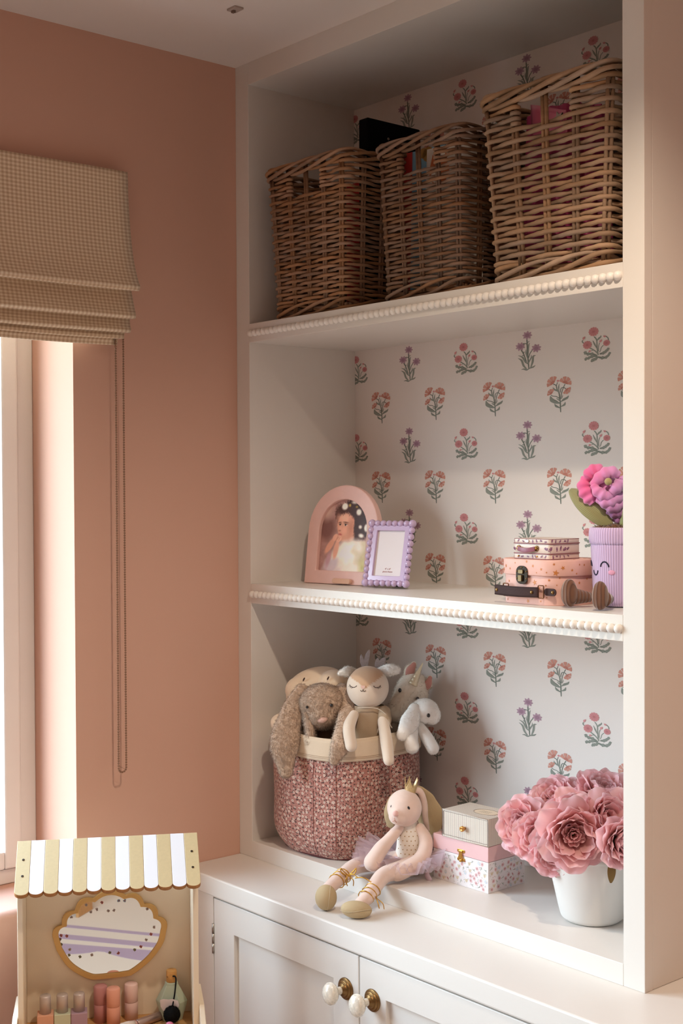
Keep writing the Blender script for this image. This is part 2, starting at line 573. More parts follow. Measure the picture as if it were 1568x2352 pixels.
# ceiling downlights with fittings and lamps; the last two are added as fill
def downlight(x, y, label, watt):
    t = T('downlight', label, 'light', (x, y, ZC), group='ceiling downlights')
    O('trim_ring', B().lathe([(.030, -.001), (.031, -.006), (.042, -.005), (.045, 0)], 32, cap=False), M_white, t)
    O('lens', B().lathe([(.0, -.001), (.029, -.001)], 24, cap=False), mat('lit_lens', 'fff2dc', emit=('ffe0b0', 12)), t)
    L = bpy.data.lights.new('downlight_lamp', 'SPOT'); L.energy = watt; L.color = DOWN_COL; L.spot_size = math.radians(140); L.spot_blend = .6
    L.shadow_soft_size = .022
    lo = bpy.data.objects.new('downlight_lamp', L); COL.objects.link(lo); lo.parent = t; lo.location = (0, 0, -.022)
    return t


downlight(1.35, -.595, 'recessed warm downlight in the ceiling nearest the bookcase', DOWN_W)
downlight(2.5, -.9, 'added warm fill downlight in the ceiling right of the camera', 14)  # unseen, added as warm fill for faces turned to the right
downlight(1.35, -2.3, 'added warm fill downlight in the ceiling behind the camera', 10)  # unseen, added to raise the warm ambient light

t = T('ceiling_plate', 'small square fixing plate on the ceiling above the corner', 'plate', (.2822, -.2041, ZC))
O('plate', B().cbox((0, 0, -.002), (.026, .02, .004)), mat('plate_grey', (178, 160, 150), .6), t, bevel=.001)
O('clip', B().cbox((-.003, -.002, -.006), (.008, .006, .005)), mat('clip_brown', (120, 98, 86), .6), t, bevel=.001)

# ------------------------------------------------------------------ bookcase
XA, XB, XO, D = .0451, 1.009, 1.0497, .294
ZTOP, ZS1, ZS1B, ZS2, ZS2B, ZP, ZK = 2.3722, 1.8734, 1.8346, 1.3281, 1.287, .785, .75
bc = T('bookcase', 'white built-in bookcase with beaded shelves and floral papered back', 'bookcase', (0, 0, ZK))
dz = -ZK


def bp(name, lo, hi, m=None, bev=.0018, par=None, label=None):
    return O(name, B().box((lo[0], lo[1], lo[2] + dz), (hi[0], hi[1], hi[2] + dz)), m or M_white, par or bc, bevel=bev, label=label)


bp('left_upright', (0.0, 0, ZK), (XA, D, ZC), bev=.001)
bp('right_panel', (XB, .02, ZK), (XO - .0006, D, ZC))
bp('right_stile', (XB, 0, ZK), (XO, .02, ZC), bev=.001)
bp('top_board', (XA, 0, ZTOP), (XB, D, ZC), bev=.0005)
bp('bottom_board', (XA, 0, ZK), (XB, D, ZP), bev=.0008)
M_bead = mat('bead_white_paint', (238, 230, 222), .42, spec=.4)
bead_me = B().ell((0, 0, 0), (.0074, .0074, .0074), 14, 10).mesh('bead', M_bead)
for (z0, z1) in ((ZS1B, ZS1), (ZS2B, ZS2)):
    sh = bp('shelf', (XA, 0, z0), (XB, D, z1), bev=.0008)
    nb = 66
    for k in range(nb):
        x = XA + .0074 + (XB - XA - .0148) * k / (nb - 1)
        O('bead', bead_me, None, sh, (x, -.002, (z0 + z1) / 2 + dz - .001))

# wallpaper: three flower prints repeated over the papered back of each bay
M_paper = mat('wallpaper_ground', (232, 222, 215), .8, spec=.2, bump=.05, bscale=1200)
back = O('papered_back', B().box((XA - .006, D - .0004, ZK + dz), (XB + .006, D + .014, ZC + dz)), M_paper, bc)
P_pink = mat('print_rose', (208, 142, 142), .8); P_pinkd = mat('print_rose_dark', (186, 116, 118), .8)
P_coral = mat('print_coral', (206, 146, 130), .8); P_corald = mat('print_coral_dark', (188, 124, 110), .8)
P_lil = mat('print_lilac', (178, 144, 158), .8); P_lild = mat('print_lilac_dark', (158, 122, 138), .8)
P_gr = mat('print_sage', (142, 146, 136), .8); P_grd = mat('print_sage_dark', (116, 122, 112), .8)
PRM = [P_pink, P_pinkd, P_coral, P_corald, P_lil, P_lild, P_gr, P_grd]


class Motif:
    """flat print drawn in zoomed-photo units, u right, v down, scaled to metres"""

    def __init__(s, cx, cy, kx, ky):
        s.b = B(); s.cx, s.cy, s.kx, s.ky = cx, cy, kx, ky; s.lay = 0

    def pt(s, p):
        return ((p[0] - s.cx) * s.kx, -.0001 - s.lay * .000006, (s.cy - p[1]) * s.ky)

    def poly(s, pts, mi):
        s.lay += 1; s.b.add([s.pt(p) for p in pts], [tuple(range(len(pts)))], mi)

    def stroke(s, pts, w, mi):
        s.lay += 1
        P = [Vector((p[0], p[1], 0)) for p in pts]
        Q = spline(P, 5); n = len(Q); ws = []
        for i in range(n):
            t = i / (n - 1)
            if hasattr(w, '__len__'):
                f = t * (len(w) - 1); k = min(int(f), len(w) - 2); ws.append(w[k] + (w[k + 1] - w[k]) * (f - k))
            else: ws.append(w)
        L = []; R_ = []
        for i in range(n):
            d_ = (Q[min(i + 1, n - 1)] - Q[max(i - 1, 0)]).normalized(); nn = Vector((-d_.y, d_.x, 0))
            L.append(Q[i] + nn * ws[i] / 2); R_.append(Q[i] - nn * ws[i] / 2)
        vs = [s.pt(p) for p in L] + [s.pt(p) for p in R_]
        s.b.add(vs, [(i, i + 1, n + i + 1, n + i) for i in range(n - 1)], mi)

    def disc(s, c, r, mi, lob=0, amp=.12, asp=1., n=44, rot=0):
        s.poly([(c[0] + r * asp * (1 + amp * math.cos(lob * a)) * math.cos(a + rot), c[1] + r * (1 + amp * math.cos(lob * a)) * math.sin(a + rot)) for a in [2 * PI * k / n for k in range(n)]], mi)

    def fan(s, c, r, a0, a1, npet, mi, md):
        for k in range(npet):
            b0 = a0 + (a1 - a0) * (k + .06) / npet; b1 = a0 + (a1 - a0) * (k + .9) / npet
            P = [c] + [(c[0] + .76 * r * q * math.cos(b0 + (b1 - b0) * t), c[1] + r * q * math.sin(b0 + (b1 - b0) * t)) for t, q in ((0, .95), (.25, 1), (.5, .98), (.75, 1), (1, .95))]
            s.poly(P, mi)
        s.poly([c] + [(c[0] + .76 * r * .42 * math.cos(a0 + (a1 - a0) * t / 6), c[1] + r * .42 * math.sin(a0 + (a1 - a0) * t / 6)) for t in range(7)], md)


# A: rose pompom bush
A = Motif(820, 1040, 5.3e-5, 3.45e-5)
for P, w in (([(720, 640), (830, 850), (850, 1300), (900, 1650)], 55), ([(540, 1230), (750, 1400), (900, 1600)], 60), ([(960, 1000), (910, 1200), (915, 1450)], 38), ([(1130, 1150), (1030, 1270), (990, 1440), (940, 1500)], 36), ([(1340, 900), (1320, 790), (1230, 690)], 50), ([(260, 930), (195, 850), (220, 760)], 55), ([(720, 1370), (640, 1370), (570, 1400)], 32)): A.stroke(P, w, 6)
A.stroke([(660, 840), (740, 1050), (830, 1270)], [20, 75, 30], 6)
A.stroke([(850, 860), (930, 760), (1010, 680), (1010, 610)], [40, 95, 60, 20], 6)
for P in ([(860, 1680), (620, 1560), (420, 1530), (270, 1400)], [(850, 1700), (640, 1690), (450, 1770), (290, 1810)], [(880, 1720), (800, 1830), (680, 1880), (590, 1920)], [(880, 1750), (1080, 1820), (1290, 1780), (1420, 1560)], [(960, 1600), (1130, 1560), (1250, 1470), (1360, 1340)]):
    A.stroke(P, [70, 130, 110, 100], 6); A.stroke(P, [30, 36, 28, 12], 7)
    for t in (.35, .6, .85):
        q = spline([(p[0], p[1], 0) for p in P], 10); c = q[int(t * (len(q) - 1))]
        A.disc((c.x + 15, c.y - 40), 48, 6, n=10); A.disc((c.x - 12, c.y + 40), 48, 6, n=10)
for c, r in (((695, 370), 240), ((420, 1050), 215), ((1265, 1050), 160)):
    A.disc(c, r, 0, 12, .07, .9)
    for k in range(12):
        a = 2 * PI * k / 12
        A.stroke([(c[0] + r * .2 * math.cos(a), c[1] + r * .2 * math.sin(a)), (c[0] + r * .78 * math.cos(a), c[1] + r * .78 * math.sin(a))], [14, 26], 1)
    A.disc(c, r * .26, 1, 8, .15, n=20)
for P in ([(235, 745), (265, 660), (325, 580)], [(975, 985), (1010, 910), (1060, 840)], [(1240, 690), (1190, 690), (1130, 645)], [(580, 1405), (530, 1400), (470, 1420)]): A.stroke(P, [30, 110, 20], 0)
# B: lilac star flowers
Bm = Motif(700, 1250, 6.0e-5, 3.75e-5)
for P, w in (([(655, 580), (670, 900), (680, 1300), (715, 1800), (740, 2160)], [50, 60, 55, 60, 40]), ([(660, 870), (590, 830), (480, 830)], [40, 40, 50]), ([(410, 1130), (520, 1380), (640, 1780)], [60, 50, 36]), ([(900, 1190), (790, 1370), (720, 1600)], 40), ([(680, 790), (765, 740)], 30), ([(520, 1320), (540, 1240)], 34), ([(530, 1460), (450, 1415)], 34)): Bm.stroke(P, w, 7)
for P, w in (([(780, 820), (735, 950), (715, 1430)], [10, 60, 24]), ([(625, 1120), (620, 1320), (690, 1640)], [10, 70, 30]), ([(280, 1410), (470, 1530), (600, 1790), (720, 1910)], [10, 85, 80, 30]), ([(270, 1560), (430, 1690), (510, 1960), (640, 2150)], [10, 90, 90, 50]), ([(840, 1440), (845, 1580), (760, 1760), (720, 1880)], [10, 55, 70, 20]), ([(1040, 1500), (930, 1540), (900, 1820), (810, 2130)], [10, 90, 95, 40]), ([(1020, 2000), (930, 2080), (790, 2130), (700, 2170)], [10, 80, 60, 30]), ([(410, 2170), (520, 2150), (640, 2200), (740, 2160)], [10, 70, 80, 30])): Bm.stroke(P, w, 6)
for c, ph in (((675, 415), .1), ((375, 960), .35), ((1060, 1135), .55)):
    r = 228
    for k in range(8):
        a = 2 * PI * k / 8 + ph
        e = (c[0] + r * .93 * math.cos(a), c[1] + r * math.sin(a)); m_ = (c[0] + r * .55 * math.cos(a), c[1] + r * .55 * math.sin(a))
        Bm.stroke([c, m_, e], [60, 120, 20], 4)
    Bm.disc(c, r * .42, 5, 8, .2, n=24)
# C: coral carnation spray
Cm = Motif(800, 1130, 5.2e-5, 3.45e-5)
for P, w in (([(500, 560), (630, 640), (680, 850), (780, 1100), (800, 1300), (830, 1550), (840, 1900), (850, 2140)], [44, 46, 50, 60, 60, 60, 60, 40]), ([(700, 480), (650, 660)], 36), ([(1060, 610), (980, 800), (900, 1060), (850, 1400)], [46, 40, 44, 40]), ([(1100, 880), (1010, 800), (900, 800), (850, 900), (830, 1050)], 42), ([(390, 1150), (470, 1210), (650, 1260), (790, 1370)], [36, 40, 40, 44])): Cm.stroke(P, w, 7)
for P, w in (([(480, 730), (560, 860), (720, 960), (790, 1080)], [12, 95, 80, 40]), ([(785, 560), (755, 760), (770, 960)], [12, 70, 30]), ([(360, 1200), (430, 1430), (620, 1560), (820, 1650)], [14, 210, 190, 30]), ([(1230, 1250), (1150, 1370), (1000, 1450), (860, 1570)], [14, 120, 130, 20]), ([(560, 1650), (640, 1790), (830, 1900)], [12, 120, 40]), ([(1070, 1590), (1020, 1740), (860, 1830)], [12, 120, 30]), ([(640, 1340), (740, 1430), (820, 1520)], [12, 70, 20]), ([(950, 1180), (925, 1310), (880, 1420)], [12, 50, 16])): Cm.stroke(P, w, 6)
for P, w in (([(380, 1240), (560, 1450), (810, 1620)], [8, 26, 12]), ([(1210, 1290), (1060, 1430), (900, 1530)], [8, 26, 12]), ([(570, 1680), (700, 1820), (820, 1890)], [8, 22, 12])): Cm.stroke(P, w, 7)
Cm.fan((510, 545), 425, PI * 1.28 - PI * .42, PI * 1.28 + PI * .42, 4, 2, 3)
Cm.fan((1060, 585), 400, PI * 1.63 - PI * .52, PI * 1.63 + PI * .48, 4, 2, 3)
Cm.fan((430, 1100), 290, PI * 1.3 - PI * .42, PI * 1.3 + PI * .42, 4, 2, 3)
Cm.fan((1110, 880), 290, PI * .32 - PI * .45, PI * .32 + PI * .45, 4, 2, 3)
Cm.disc((725, 400), 52, 0, n=14)
ma, mb, mc = A.b.mesh('rose_print', PRM), Bm.b.mesh('star_print', PRM), Cm.b.mesh('carnation_print', PRM)
GX, GZ = .1675, .1744
for (zb, zlo, zhi) in ((2.3290, ZS1, ZTOP), (1.7923, ZS2, ZS1B), (1.0760, ZP, ZS2B)):
    for r_ in range(-2, 4):
        za = zb - GZ * r_
        for k in range(6):
            for (me, nm, x, z) in (((ma if k % 2 == 0 else mb), 'flower_print', .0545 + GX * k, za), (mc, 'flower_print', .132 + GX * k * 1.0035, za - .0875)):
                if not (zlo - .02 < z < zhi + .02 and XA - .01 < x < XB + .01): continue
                # trim prints that would cross a shelf or side: the paper is cut there
                hz, hx = .045, .037
                if z + hz > zhi or z - hz < zlo or x - hx < XA or x + hx > XB:
                    bm = bmesh.new(); bm.from_mesh(me)
                    for (co, no) in (((0, 0, zhi - z), (0, 0, 1)), ((0, 0, zlo - z), (0, 0, -1)), ((XA - x, 0, 0), (-1, 0, 0)), ((XB - x, 0, 0), (1, 0, 0))):
                        bmesh.ops.bisect_plane(bm, geom=bm.verts[:] + bm.edges[:] + bm.faces[:], plane_co=co, plane_no=no, clear_outer=True)
                    if not bm.faces: bm.free(); continue
                    m2 = me.copy(); bm.to_mesh(m2); bm.free()
                    O(nm, m2, None, back, (x, D - .0005, z + dz))
                else:
                    O(nm, me, None, back, (x, D - .0005, z + dz))

# ------------------------------------------------------------------ worktop and base cabinet
YC = -.1428
XR = 2.13
tag(O('worktop', B().box((0, YC - .004, .7115), (XR, Y1, ZK)), M_white, bevel=.003), 'long white painted worktop carrying the bookcase', 'worktop')
cb = T('base_cabinet', 'white shaker base cabinet with panelled doors under the worktop', 'cabinet', (0, 0, 0))
b = B()
doors = [(.107, .5465), (.5495, .989), (1.141, 1.5805), (1.5835, 2.023)]
ZD, ZB = .7088, .12
b.box((0, YC, 0), (doors[0][0] - .002, Y1 - .001, .7115)); b.box((.991, YC, 0), (1.139, Y1 - .001, .7115)); b.box((2.025, YC, 0), (XR, Y1 - .001, .7115))
b.box((.105, YC, 0), (.991, YC + .02, ZB - .003)); b.box((1.139, YC, 0), (2.025, YC + .02, ZB - .003))
b.box((.105, YC + .03, .05), (.991, Y1 - .001, .07)); b.box((1.139, YC + .03, .05), (2.025, Y1 - .001, .07))
b.box((.105, YC, .7095), (.991, YC + .02, .7115)); b.box((1.139, YC, .7095), (2.025, YC + .02, .7115))
O('carcass', b, M_white, cb, bevel=.0015)
M_knob = mat('crackle_ceramic', (232, 222, 206), .18, spec=.6, noise=.16, nscale=260, coat=.4)
knob_me = B().lathe([(0, 0), (.006, 0), (.0065, .004), (.006, .010), (.008, .013), (.0148, .017), (.0178, .022), (.0176, .027), (.014, .0325), (.007, .036), (0, .037)], 28).mesh('knob', M_knob)
rose_me = B().lathe([(.0, 0), (.0195, 0), (.0197, .001), (.0195, .0022), (.0180, .0034), (.0170, .0036), (.0164, .0036), (.0160, .0038), (.0158, .0050), (.0150, .0064), (.0138, .0070), (.0128, .0071), (.0122, .0072), (.0118, .0076), (.0114, .0092), (.0100, .0106), (.0075, .0112), (.0072, .013), (0, .013)], 32).mesh('knob_rose', M_brass)
for i, (xa, xb) in enumerate(doors):
    db = B()
    st = .0685
    zt, zb = ZD - .0015, ZB
    yf, yk = YC, YC + .022
    pr = B()
    db.ring([(xa, zb), (xb, zb), (xb, zt), (xa, zt)], [(xa + st, zb + .07), (xb - st, zb + .07), (xb - st, zt - .058), (xa + st, zt - .058)], -yk, -yf, M=Matrix.Rotation(PI / 2, 4, 'X'))
    dr = O('door', db, M_white, cb, bevel=.0012)
    O('door_panel', B().box((xa + st - .002, yf + .009, zb + .068), (xb - st + .002, yk - .004, zt - .056)), M_white, dr)
    kx = (xb - .0335) if i % 2 == 0 else (xa + .0345)
    kz = .6405
    O('knob_rose', rose_me, None, dr, (kx, yf, kz), (PI / 2, 0, 0), label='aged brass backplate')
    O('knob', knob_me, None, dr, (kx, yf - .0118, kz), (PI / 2, 0, 0), label='crackled cream ceramic knob', scale=(.95, 1.12, 1))
    hx = xa - .001 if i % 2 == 0 else xb + .001
    for hz in (.6265, .2):
        hb = B()
        for q in range(3): hb.lathe([(.0027, 0), (.0027, .0195)], 10, M=Matrix.Translation((hx, yf - .001, hz - .03 + q * .02)))
        O('hinge', hb, M_steel, dr, label='slim steel hinge barrel')

# ------------------------------------------------------------------ roman blind
M_ging = mat('gingham_linen', 'ffffff', .9, spec=.15, sheen=.2)
n, l, pb = nodes_of(M_ging)
at = n.new('ShaderNodeAttribute'); at.attribute_name = 'cloth_uv'
sp = n.new('ShaderNodeSeparateXYZ'); l.new(at.outputs['Vector'], sp.inputs[0])
st_ = []
for i, per in ((0, .0088), (1, .0076)):
    q = math_node(n, l, 'MULTIPLY', sp.outputs[i], 2 * PI / per)
    q = math_node(n, l, 'SINE', q); q = math_node(n, l, 'MULTIPLY', q, 2.2); q = math_node(n, l, 'ADD', q, .5)
    k = n.new('ShaderNodeClamp'); l.new(q, k.inputs[0]); st_.append(k.outputs[0])
sm_ = math_node(n, l, 'ADD', st_[0], st_[1]); sm_ = math_node(n, l, 'MULTIPLY', sm_, .5)
rp = n.new('ShaderNodeValToRGB'); rp.color_ramp.elements[0].color = srgb((242, 224, 200)); rp.color_ramp.elements[1].color = srgb((204, 174, 142))
e = rp.color_ramp.elements.new(.5); e.color = srgb((224, 198, 168))
l.new(sm_, rp.inputs[0]); l.new(rp.outputs[0], pb.inputs['Base Color'])
rb = T('roman_blind', 'beige gingham roman blind gathered above the window', 'blind', (0, -.29, 1.81))
prof = [(.022, 2.152, 0), (.024, 2.10, 0), (.03, 2.05, .001), (.04, 2.0, .003), (.052, 1.96, .004), (.066, 1.932, .006), (.072, 1.92, .006), (.069, 1.914, .006), (.06, 1.914, .004), (.045, 1.921, .002), (.034, 1.92, .002), (.038, 1.905, .002), (.05, 1.88, .004), (.058, 1.868, .006), (.058, 1.862, .006), (.05, 1.861, .005), (.038, 1.867, .003), (.034, 1.862, .004), (.042, 1.847, .008), (.048, 1.84, .01), (.048, 1.835, .011), (.042, 1.834, .011), (.034, 1.838, .012), (.036, 1.831, .018), (.041, 1.826, .021), (.041, 1.8225, .022), (.036, 1.822, .024), (.031, 1.824, .026), (.031, 1.817, .03), (.031, 1.809, .031)]
pf = spline([(p[0], p[2], p[1]) for p in prof], 4)
ln = [0]
for i in range(1, len(pf)): ln.append(ln[-1] + (Vector((pf[i].x, 0, pf[i].z)) - Vector((pf[i - 1].x, 0, pf[i - 1].z))).length)
YL = -2.0
def blf(u, v):
    p = pf[min(int(round(v * (len(pf) - 1))), len(pf) - 1)]
    y = -.279 - p.y - u * (1.70)
    wob = .0025 * math.sin(u * 9 + v * 5) * min(1, v * 4) + .0015 * math.sin(u * 31 + v * 9)
    return (p.x + wob, y + .29, p.z - 1.81 - .002 * math.sin(u * 14) * v)
O('fabric', B().grid(blf, 60, len(pf) - 1, uvf=lambda u, v: (u * 1.70, ln[int(round(v * (len(pf) - 1)))])), M_ging, rb, solid=.0018)
O('headrail', B().box((.001, -1.69, .31), (.02, .008, .341)), M_frame, rb)
cbm = B()
pth = [(.033, -.298, 1.84 - .0048 * k) for k in range(int((1.84 - .975) / .0048))]
zl = pth[-1][2]
pth += [(.033, -.3066 + .0086 * math.cos(a), zl - .0086 * math.sin(a)) for a in [PI * k / 6 for k in range(1, 6)]]
pth += [(.033, -.3152, zl + .0048 * k) for k in range(int((1.83 - zl) / .0048))]
for p in pth: cbm.ell((p[0], p[1] + .29, p[2] - 1.81), .0022, 6, 4)
cbm.tube([(p[0], p[1] + .29, p[2] - 1.81) for p in pth[::6] + [pth[-1]]], .0006, 4)
co = O('bead_chain', cbm, mat('chain_plastic', (140, 104, 80), .5), rb, label='looped beaded pull chain'); co['kind'] = 'stuff'

# ------------------------------------------------------------------ wicker baskets
def wicker_mat(name, col):
    return mat(name, col, .62, spec=.3, noise=.22, nscale=22, rand=.22, bump=.25, bscale=160)


def wicker_basket(label, loc, wb, db, wt, dt_, h, pitch, rr, m, n_st, hole_rows, seed):
    g = random.Random(seed)
    t = T('wicker_basket', label, 'basket', loc, group='wicker baskets on the top shelf')
    rc = .013
    base = []
    out = rrect(wb, db, rc, 6)
    # start the walk in the middle of the front
    P = [Vector((p[0], p[1], 0)) for p in out]
    P = P[::-1]                                   # clockwise seen from above? orientation fixed below
    i0 = min(range(len(P)), key=lambda i: (abs(P[i].x - rc * 0) if P[i].y < 0 else 9) + 0)
    loop = [Vector((0, -db / 2, 0))]
    # build ordered loop: front centre -> right front corner -> back -> left
    def corner(cx, cy, a0):
        return [Vector((cx + rc * math.cos(a0 + PI / 2 * k / 6), cy + rc * math.sin(a0 + PI / 2 * k / 6), 0)) for k in range(7)]
    loop += corner(wb / 2 - rc, -db / 2 + rc, -PI / 2) + corner(wb / 2 - rc, db / 2 - rc, 0) + corner(-wb / 2 + rc, db / 2 - rc, PI / 2) + corner(-wb / 2 + rc, -db / 2 + rc, PI)
    cum = [0]
    for i in range(1, len(loop) + 1): cum.append(cum[-1] + (loop[i % len(loop)] - loop[i - 1]).length)
    Ltot = cum[-1]

    def at(s):
        s = s % Ltot
        for i in range(len(loop)):
            if cum[i + 1] >= s:
                a, b2 = loop[i], loop[(i + 1) % len(loop)]
                f = (s - cum[i]) / max(cum[i + 1] - cum[i], 1e-9)
                p = a.lerp(b2, f); d_ = (b2 - a).normalized()
                return p, Vector((d_.y, -d_.x, 0))
        return loop[0], Vector((0, -1, 0))
    sp_ = Ltot / n_st
    A = rr * 1.15

    def row(par, s0, s1, ends):
        n = int(round((s1 - s0) / sp_ * 6)); pts = []; rad = []
        for k in range(n + (0 if not ends else 1)):
            s = s0 + (s1 - s0) * k / n
            p, nn = at(s)
            o = math.cos(PI * s / sp_ + par * PI)
            o = math.copysign(abs(o) ** .7, o)
            pts.append(p + nn * (A * o) + Vector((0, 0, g.uniform(-.0006, .0006))))
            rad.append(rr * g.uniform(.88, 1.08))
        b = B()
        if ends:
            for (pos, e, sg) in ((0, s0, -1), (len(pts), s1, 1)):
                c, nn = at(e); tg = Vector((-nn.y, nn.x, 0)) * sg
                hook = [c + nn * (A * 1.2 * math.cos(a)) + tg * (A * 1.6 * math.sin(a)) for a in [PI * q / 6 for q in range(7)]]
                if sg < 0: pts = hook[::-1] + pts[1:]; rad = [rr] * 7 + rad[1:]
                else: pts = pts[:-1] + hook; rad = rad[:-1] + [rr] * 7
        b.tube(pts, rad, 6, closed=not ends, flat=(1.0, .85), up=(0, 0, 1))
        return b.mesh('weaver', m)
    full = [[row(p_, 0, Ltot, False) for _ in range(2)] for p_ in (0, 1)]
    part = [row(p_, sp_, Ltot - sp_, True) for p_ in (0, 1)]
    zt, zb = h - .03, .034
    nr = int((zt - zb) / pitch)
    for k in range(nr + 1):
        z = zb + pitch * k; f = z / h
        sc = (1 + (wt / wb - 1) * f, 1 + (dt_ / db - 1) * f, 1)
        me = part[k % 2] if k > nr - hole_rows else full[k % 2][g.randrange(2)]
        O('weaver', me, None, t, (0, 0, z + g.uniform(-.0007, .0007)), (0, 0, 0), scale=sc)
    sb = B()
    for q in (-1, 1): sb.tube([(q * rr * .95, 0, z) for z in (0, .25, .5, .75, 1)], rr * .88, 6)
    st_me = sb.mesh('stake', m)
    for k in range(n_st):
        p, nn = at(k * sp_)
        p0 = Vector((p.x, p.y, .01)); p1 = Vector((p.x * wt / wb, p.y * dt_ / db, h - .012))
        d_ = p1 - p0
        ang = math.atan2(nn.x, -nn.y)
        o = O('stake', st_me, None, t, p0)
        o.rotation_mode = 'QUATERNION'
        o.rotation_quaternion = Vector((0, 0, 1)).rotation_difference(d_.normalized()) @ Quaternion((0, 0, 1), ang)
        o.scale = (1, 1, d_.length)
    for (z, lam, ns, av, ah, rs, sx_, sy_) in ((h - .014, .30, 5, .011, .0065, rr * 1.1, wt / wb, dt_ / db), (.015, .32, 4, .012, .006, rr * 1.05, 1, 1)):
        nl = max(3, round(Ltot / lam))
        for j in range(ns):
            pts = []
            for k in range(150):
                s = Ltot * k / 150; p, nn = at(s)
                a = 2 * PI * (s / Ltot * nl + j / ns)
                q = Vector((p.x * sx_, p.y * sy_, z)) + nn * (ah * math.cos(a) + .001) + Vector((0, 0, av * math.sin(a)))
                pts.append(q)
            O('rim_rod' if z > .1 else 'foot_rod', B().tube(pts, [rs * (1 + .12 * math.sin(k * .37 + j)) for k in range(150)], 6, closed=True), m, t)
    # woven floor
    fb = B()
    for k in range(int(db / .011)):
        y = -db / 2 + .006 + k * .011
        fb.tube([(-wb / 2 + .004, y, .012 + .002 * (k % 2)), (0, y, .012 + .002 * ((k + 1) % 2)), (wb / 2 - .004, y, .012 + .002 * (k % 2))], .005, 5)
    f_ = O('woven_base', fb, m, t); f_['kind'] = 'stuff'
    return t


M_w1 = wicker_mat('willow_honey', (156, 118, 88)); M_w2 = wicker_mat('willow_dark', (130, 97, 73)); M_w3 = wicker_mat('willow_grey_brown', (160, 128, 101))
wicker_basket('honey brown wicker basket at the left end of the top shelf', (.222, .135, ZS1 + .001), .215, .225, .25, .25, .312, .0079, .0034, M_w1, 18, 5, 1)
wicker_basket('darker brown wicker basket with picture books between two paler baskets', (.545, .135, ZS1 + .001), .195, .225, .215, .25, .295, .0074, .0032, M_w2, 18, 5, 2)
wicker_basket('largest wicker basket with thick rods and pink toys inside', (.845, .137, ZS1 + .001), .234, .235, .274, .258, .322, .0094, .0041, M_w3, 16, 4, 3)

# things poking out of the baskets
t = T('document_box', 'flat black box file standing upright inside the honey brown basket', 'box file', (.303, .092, ZS1 + .03))
b = B().box((-.014, 0, 0), (.014, .146, .36))
O('case', b, M_black, t, bevel=.004)
O('spine_ring', B().lathe([(.0016, 0), (.0026, .0005), (.0026, .001), (.0016, .0013)], 20, cap=False, M=Matrix.Translation((.0141, .055, .325)) @ Matrix.Rotation(PI / 2, 4, 'Y')), M_steel, t)


def book(label, loc, rot, size, cov, art):
    t = T('picture_book', label, 'book', loc, rot)
    w_, h_, th = size
    O('cover', B().box((-w_ / 2, -th / 2, 0), (w_ / 2, -th / 2 + .002, h_)).box((-w_ / 2, th / 2 - .002, 0), (w_ / 2, th / 2, h_)).box((-w_ / 2 - .002, -th / 2, 0), (-w_ / 2, th / 2, h_)), cov, t, bevel=.0008)
    O('pages', B().box((-w_ / 2, -th / 2 + .002, .003), (w_ / 2 - .003, th / 2 - .002, h_ - .003)), mat('page_cream', (226, 214, 196), .8), t)
    ab = B()
    for (pts, mi) in art: ab.add([(p[0], -th / 2 - .0003 - .0001 * mi, p[1]) for p in pts], [tuple(range(len(pts)))], mi)
    O('cover_art', ab, [mat('art_orange', (196, 110, 66), .6), mat('art_white', (232, 224, 212), .6), mat('art_dark', (50, 34, 30), .6), mat('art_ochre', (150, 110, 50), .6), mat('art_red', (170, 40, 34), .6)], t)
    return t


def disc2(cx, cz, r, n=14, sx_=1.): return [(cx + r * sx_ * math.cos(2 * PI * k / n), cz + r * math.sin(2 * PI * k / n)) for k in range(n)]


book('white picture book with an orange fox cover inside the dark basket', (.580, .062, ZS1 + .02), (-.06, 0, .1), (.13, .262, .012), mat('book_white', (214, 204, 192), .5),
     [(disc2(-.035, .215, .024), 0), (disc2(-.043, .208, .012), 1), ([(-.058, .226), (-.052, .25), (-.043, .234)], 0), ([(-.03, .236), (-.02, .25), (-.016, .228)], 0), (disc2(-.045, .219, .003, 8), 2), (disc2(-.05, .206, .0035, 8), 2)])
book('blue picture book with a red spine inside the dark basket', (.488, .078, ZS1 + .02), (-.03, 0, .05), (.11, .27, .012), mat('book_blue', (120, 160, 185), .5),
     [([(-.055, .0), (-.028, .0), (-.028, .27), (-.055, .27)], 4), (disc2(.012, .258, .014), 3), (disc2(.0, .262, .010), 3)])
M_pinkp = mat('magenta_plastic', (196, 70, 120), .35, coat=.3)
t = T('toy_bag', 'magenta pleated toy bag inside the largest basket', 'toy', (.80, .12, ZS1 + .02))
O('pleated_body', B().grid(lambda u, v: ((.070 + .012 * (1 - v)) * math.cos(2 * PI * u) * (1 + .07 * math.cos(2 * PI * u * 18)), (.055 + .01 * (1 - v)) * math.sin(2 * PI * u) * (1 + .07 * math.cos(2 * PI * u * 18)), .275 * v), 144, 8, cu_=True), M_pinkp, t)
O('wing', B().grid(lambda u, v: (-.02 + .075 * u, -.066 - .006 * math.sin(u * 6) - .004 * v, .21 + .072 * v * (1 - .35 * u)), 12, 6), mat('rose_foil', (226, 120, 150), .25, coat=.5), t, solid=.0015)
O('star_clip', B().prism([(.011 * (1 if k % 2 else .45) * math.cos(PI * k / 5), .011 * (1 if k % 2 else .45) * math.sin(PI * k / 5)) for k in range(10)], 0, .003, M=Matrix.Translation((.045, -.074, .245)) @ Matrix.Rotation(PI / 2, 4, 'X')), M_steel, t)
tag(O('toy_block', B().cbox((0, 0, .125), (.05, .04, .25)), mat('red_block', (176, 30, 26), .5), loc=(.265, .12, ZS1 + .02), bevel=.004), 'red toy block inside the honey brown basket', 'toy')

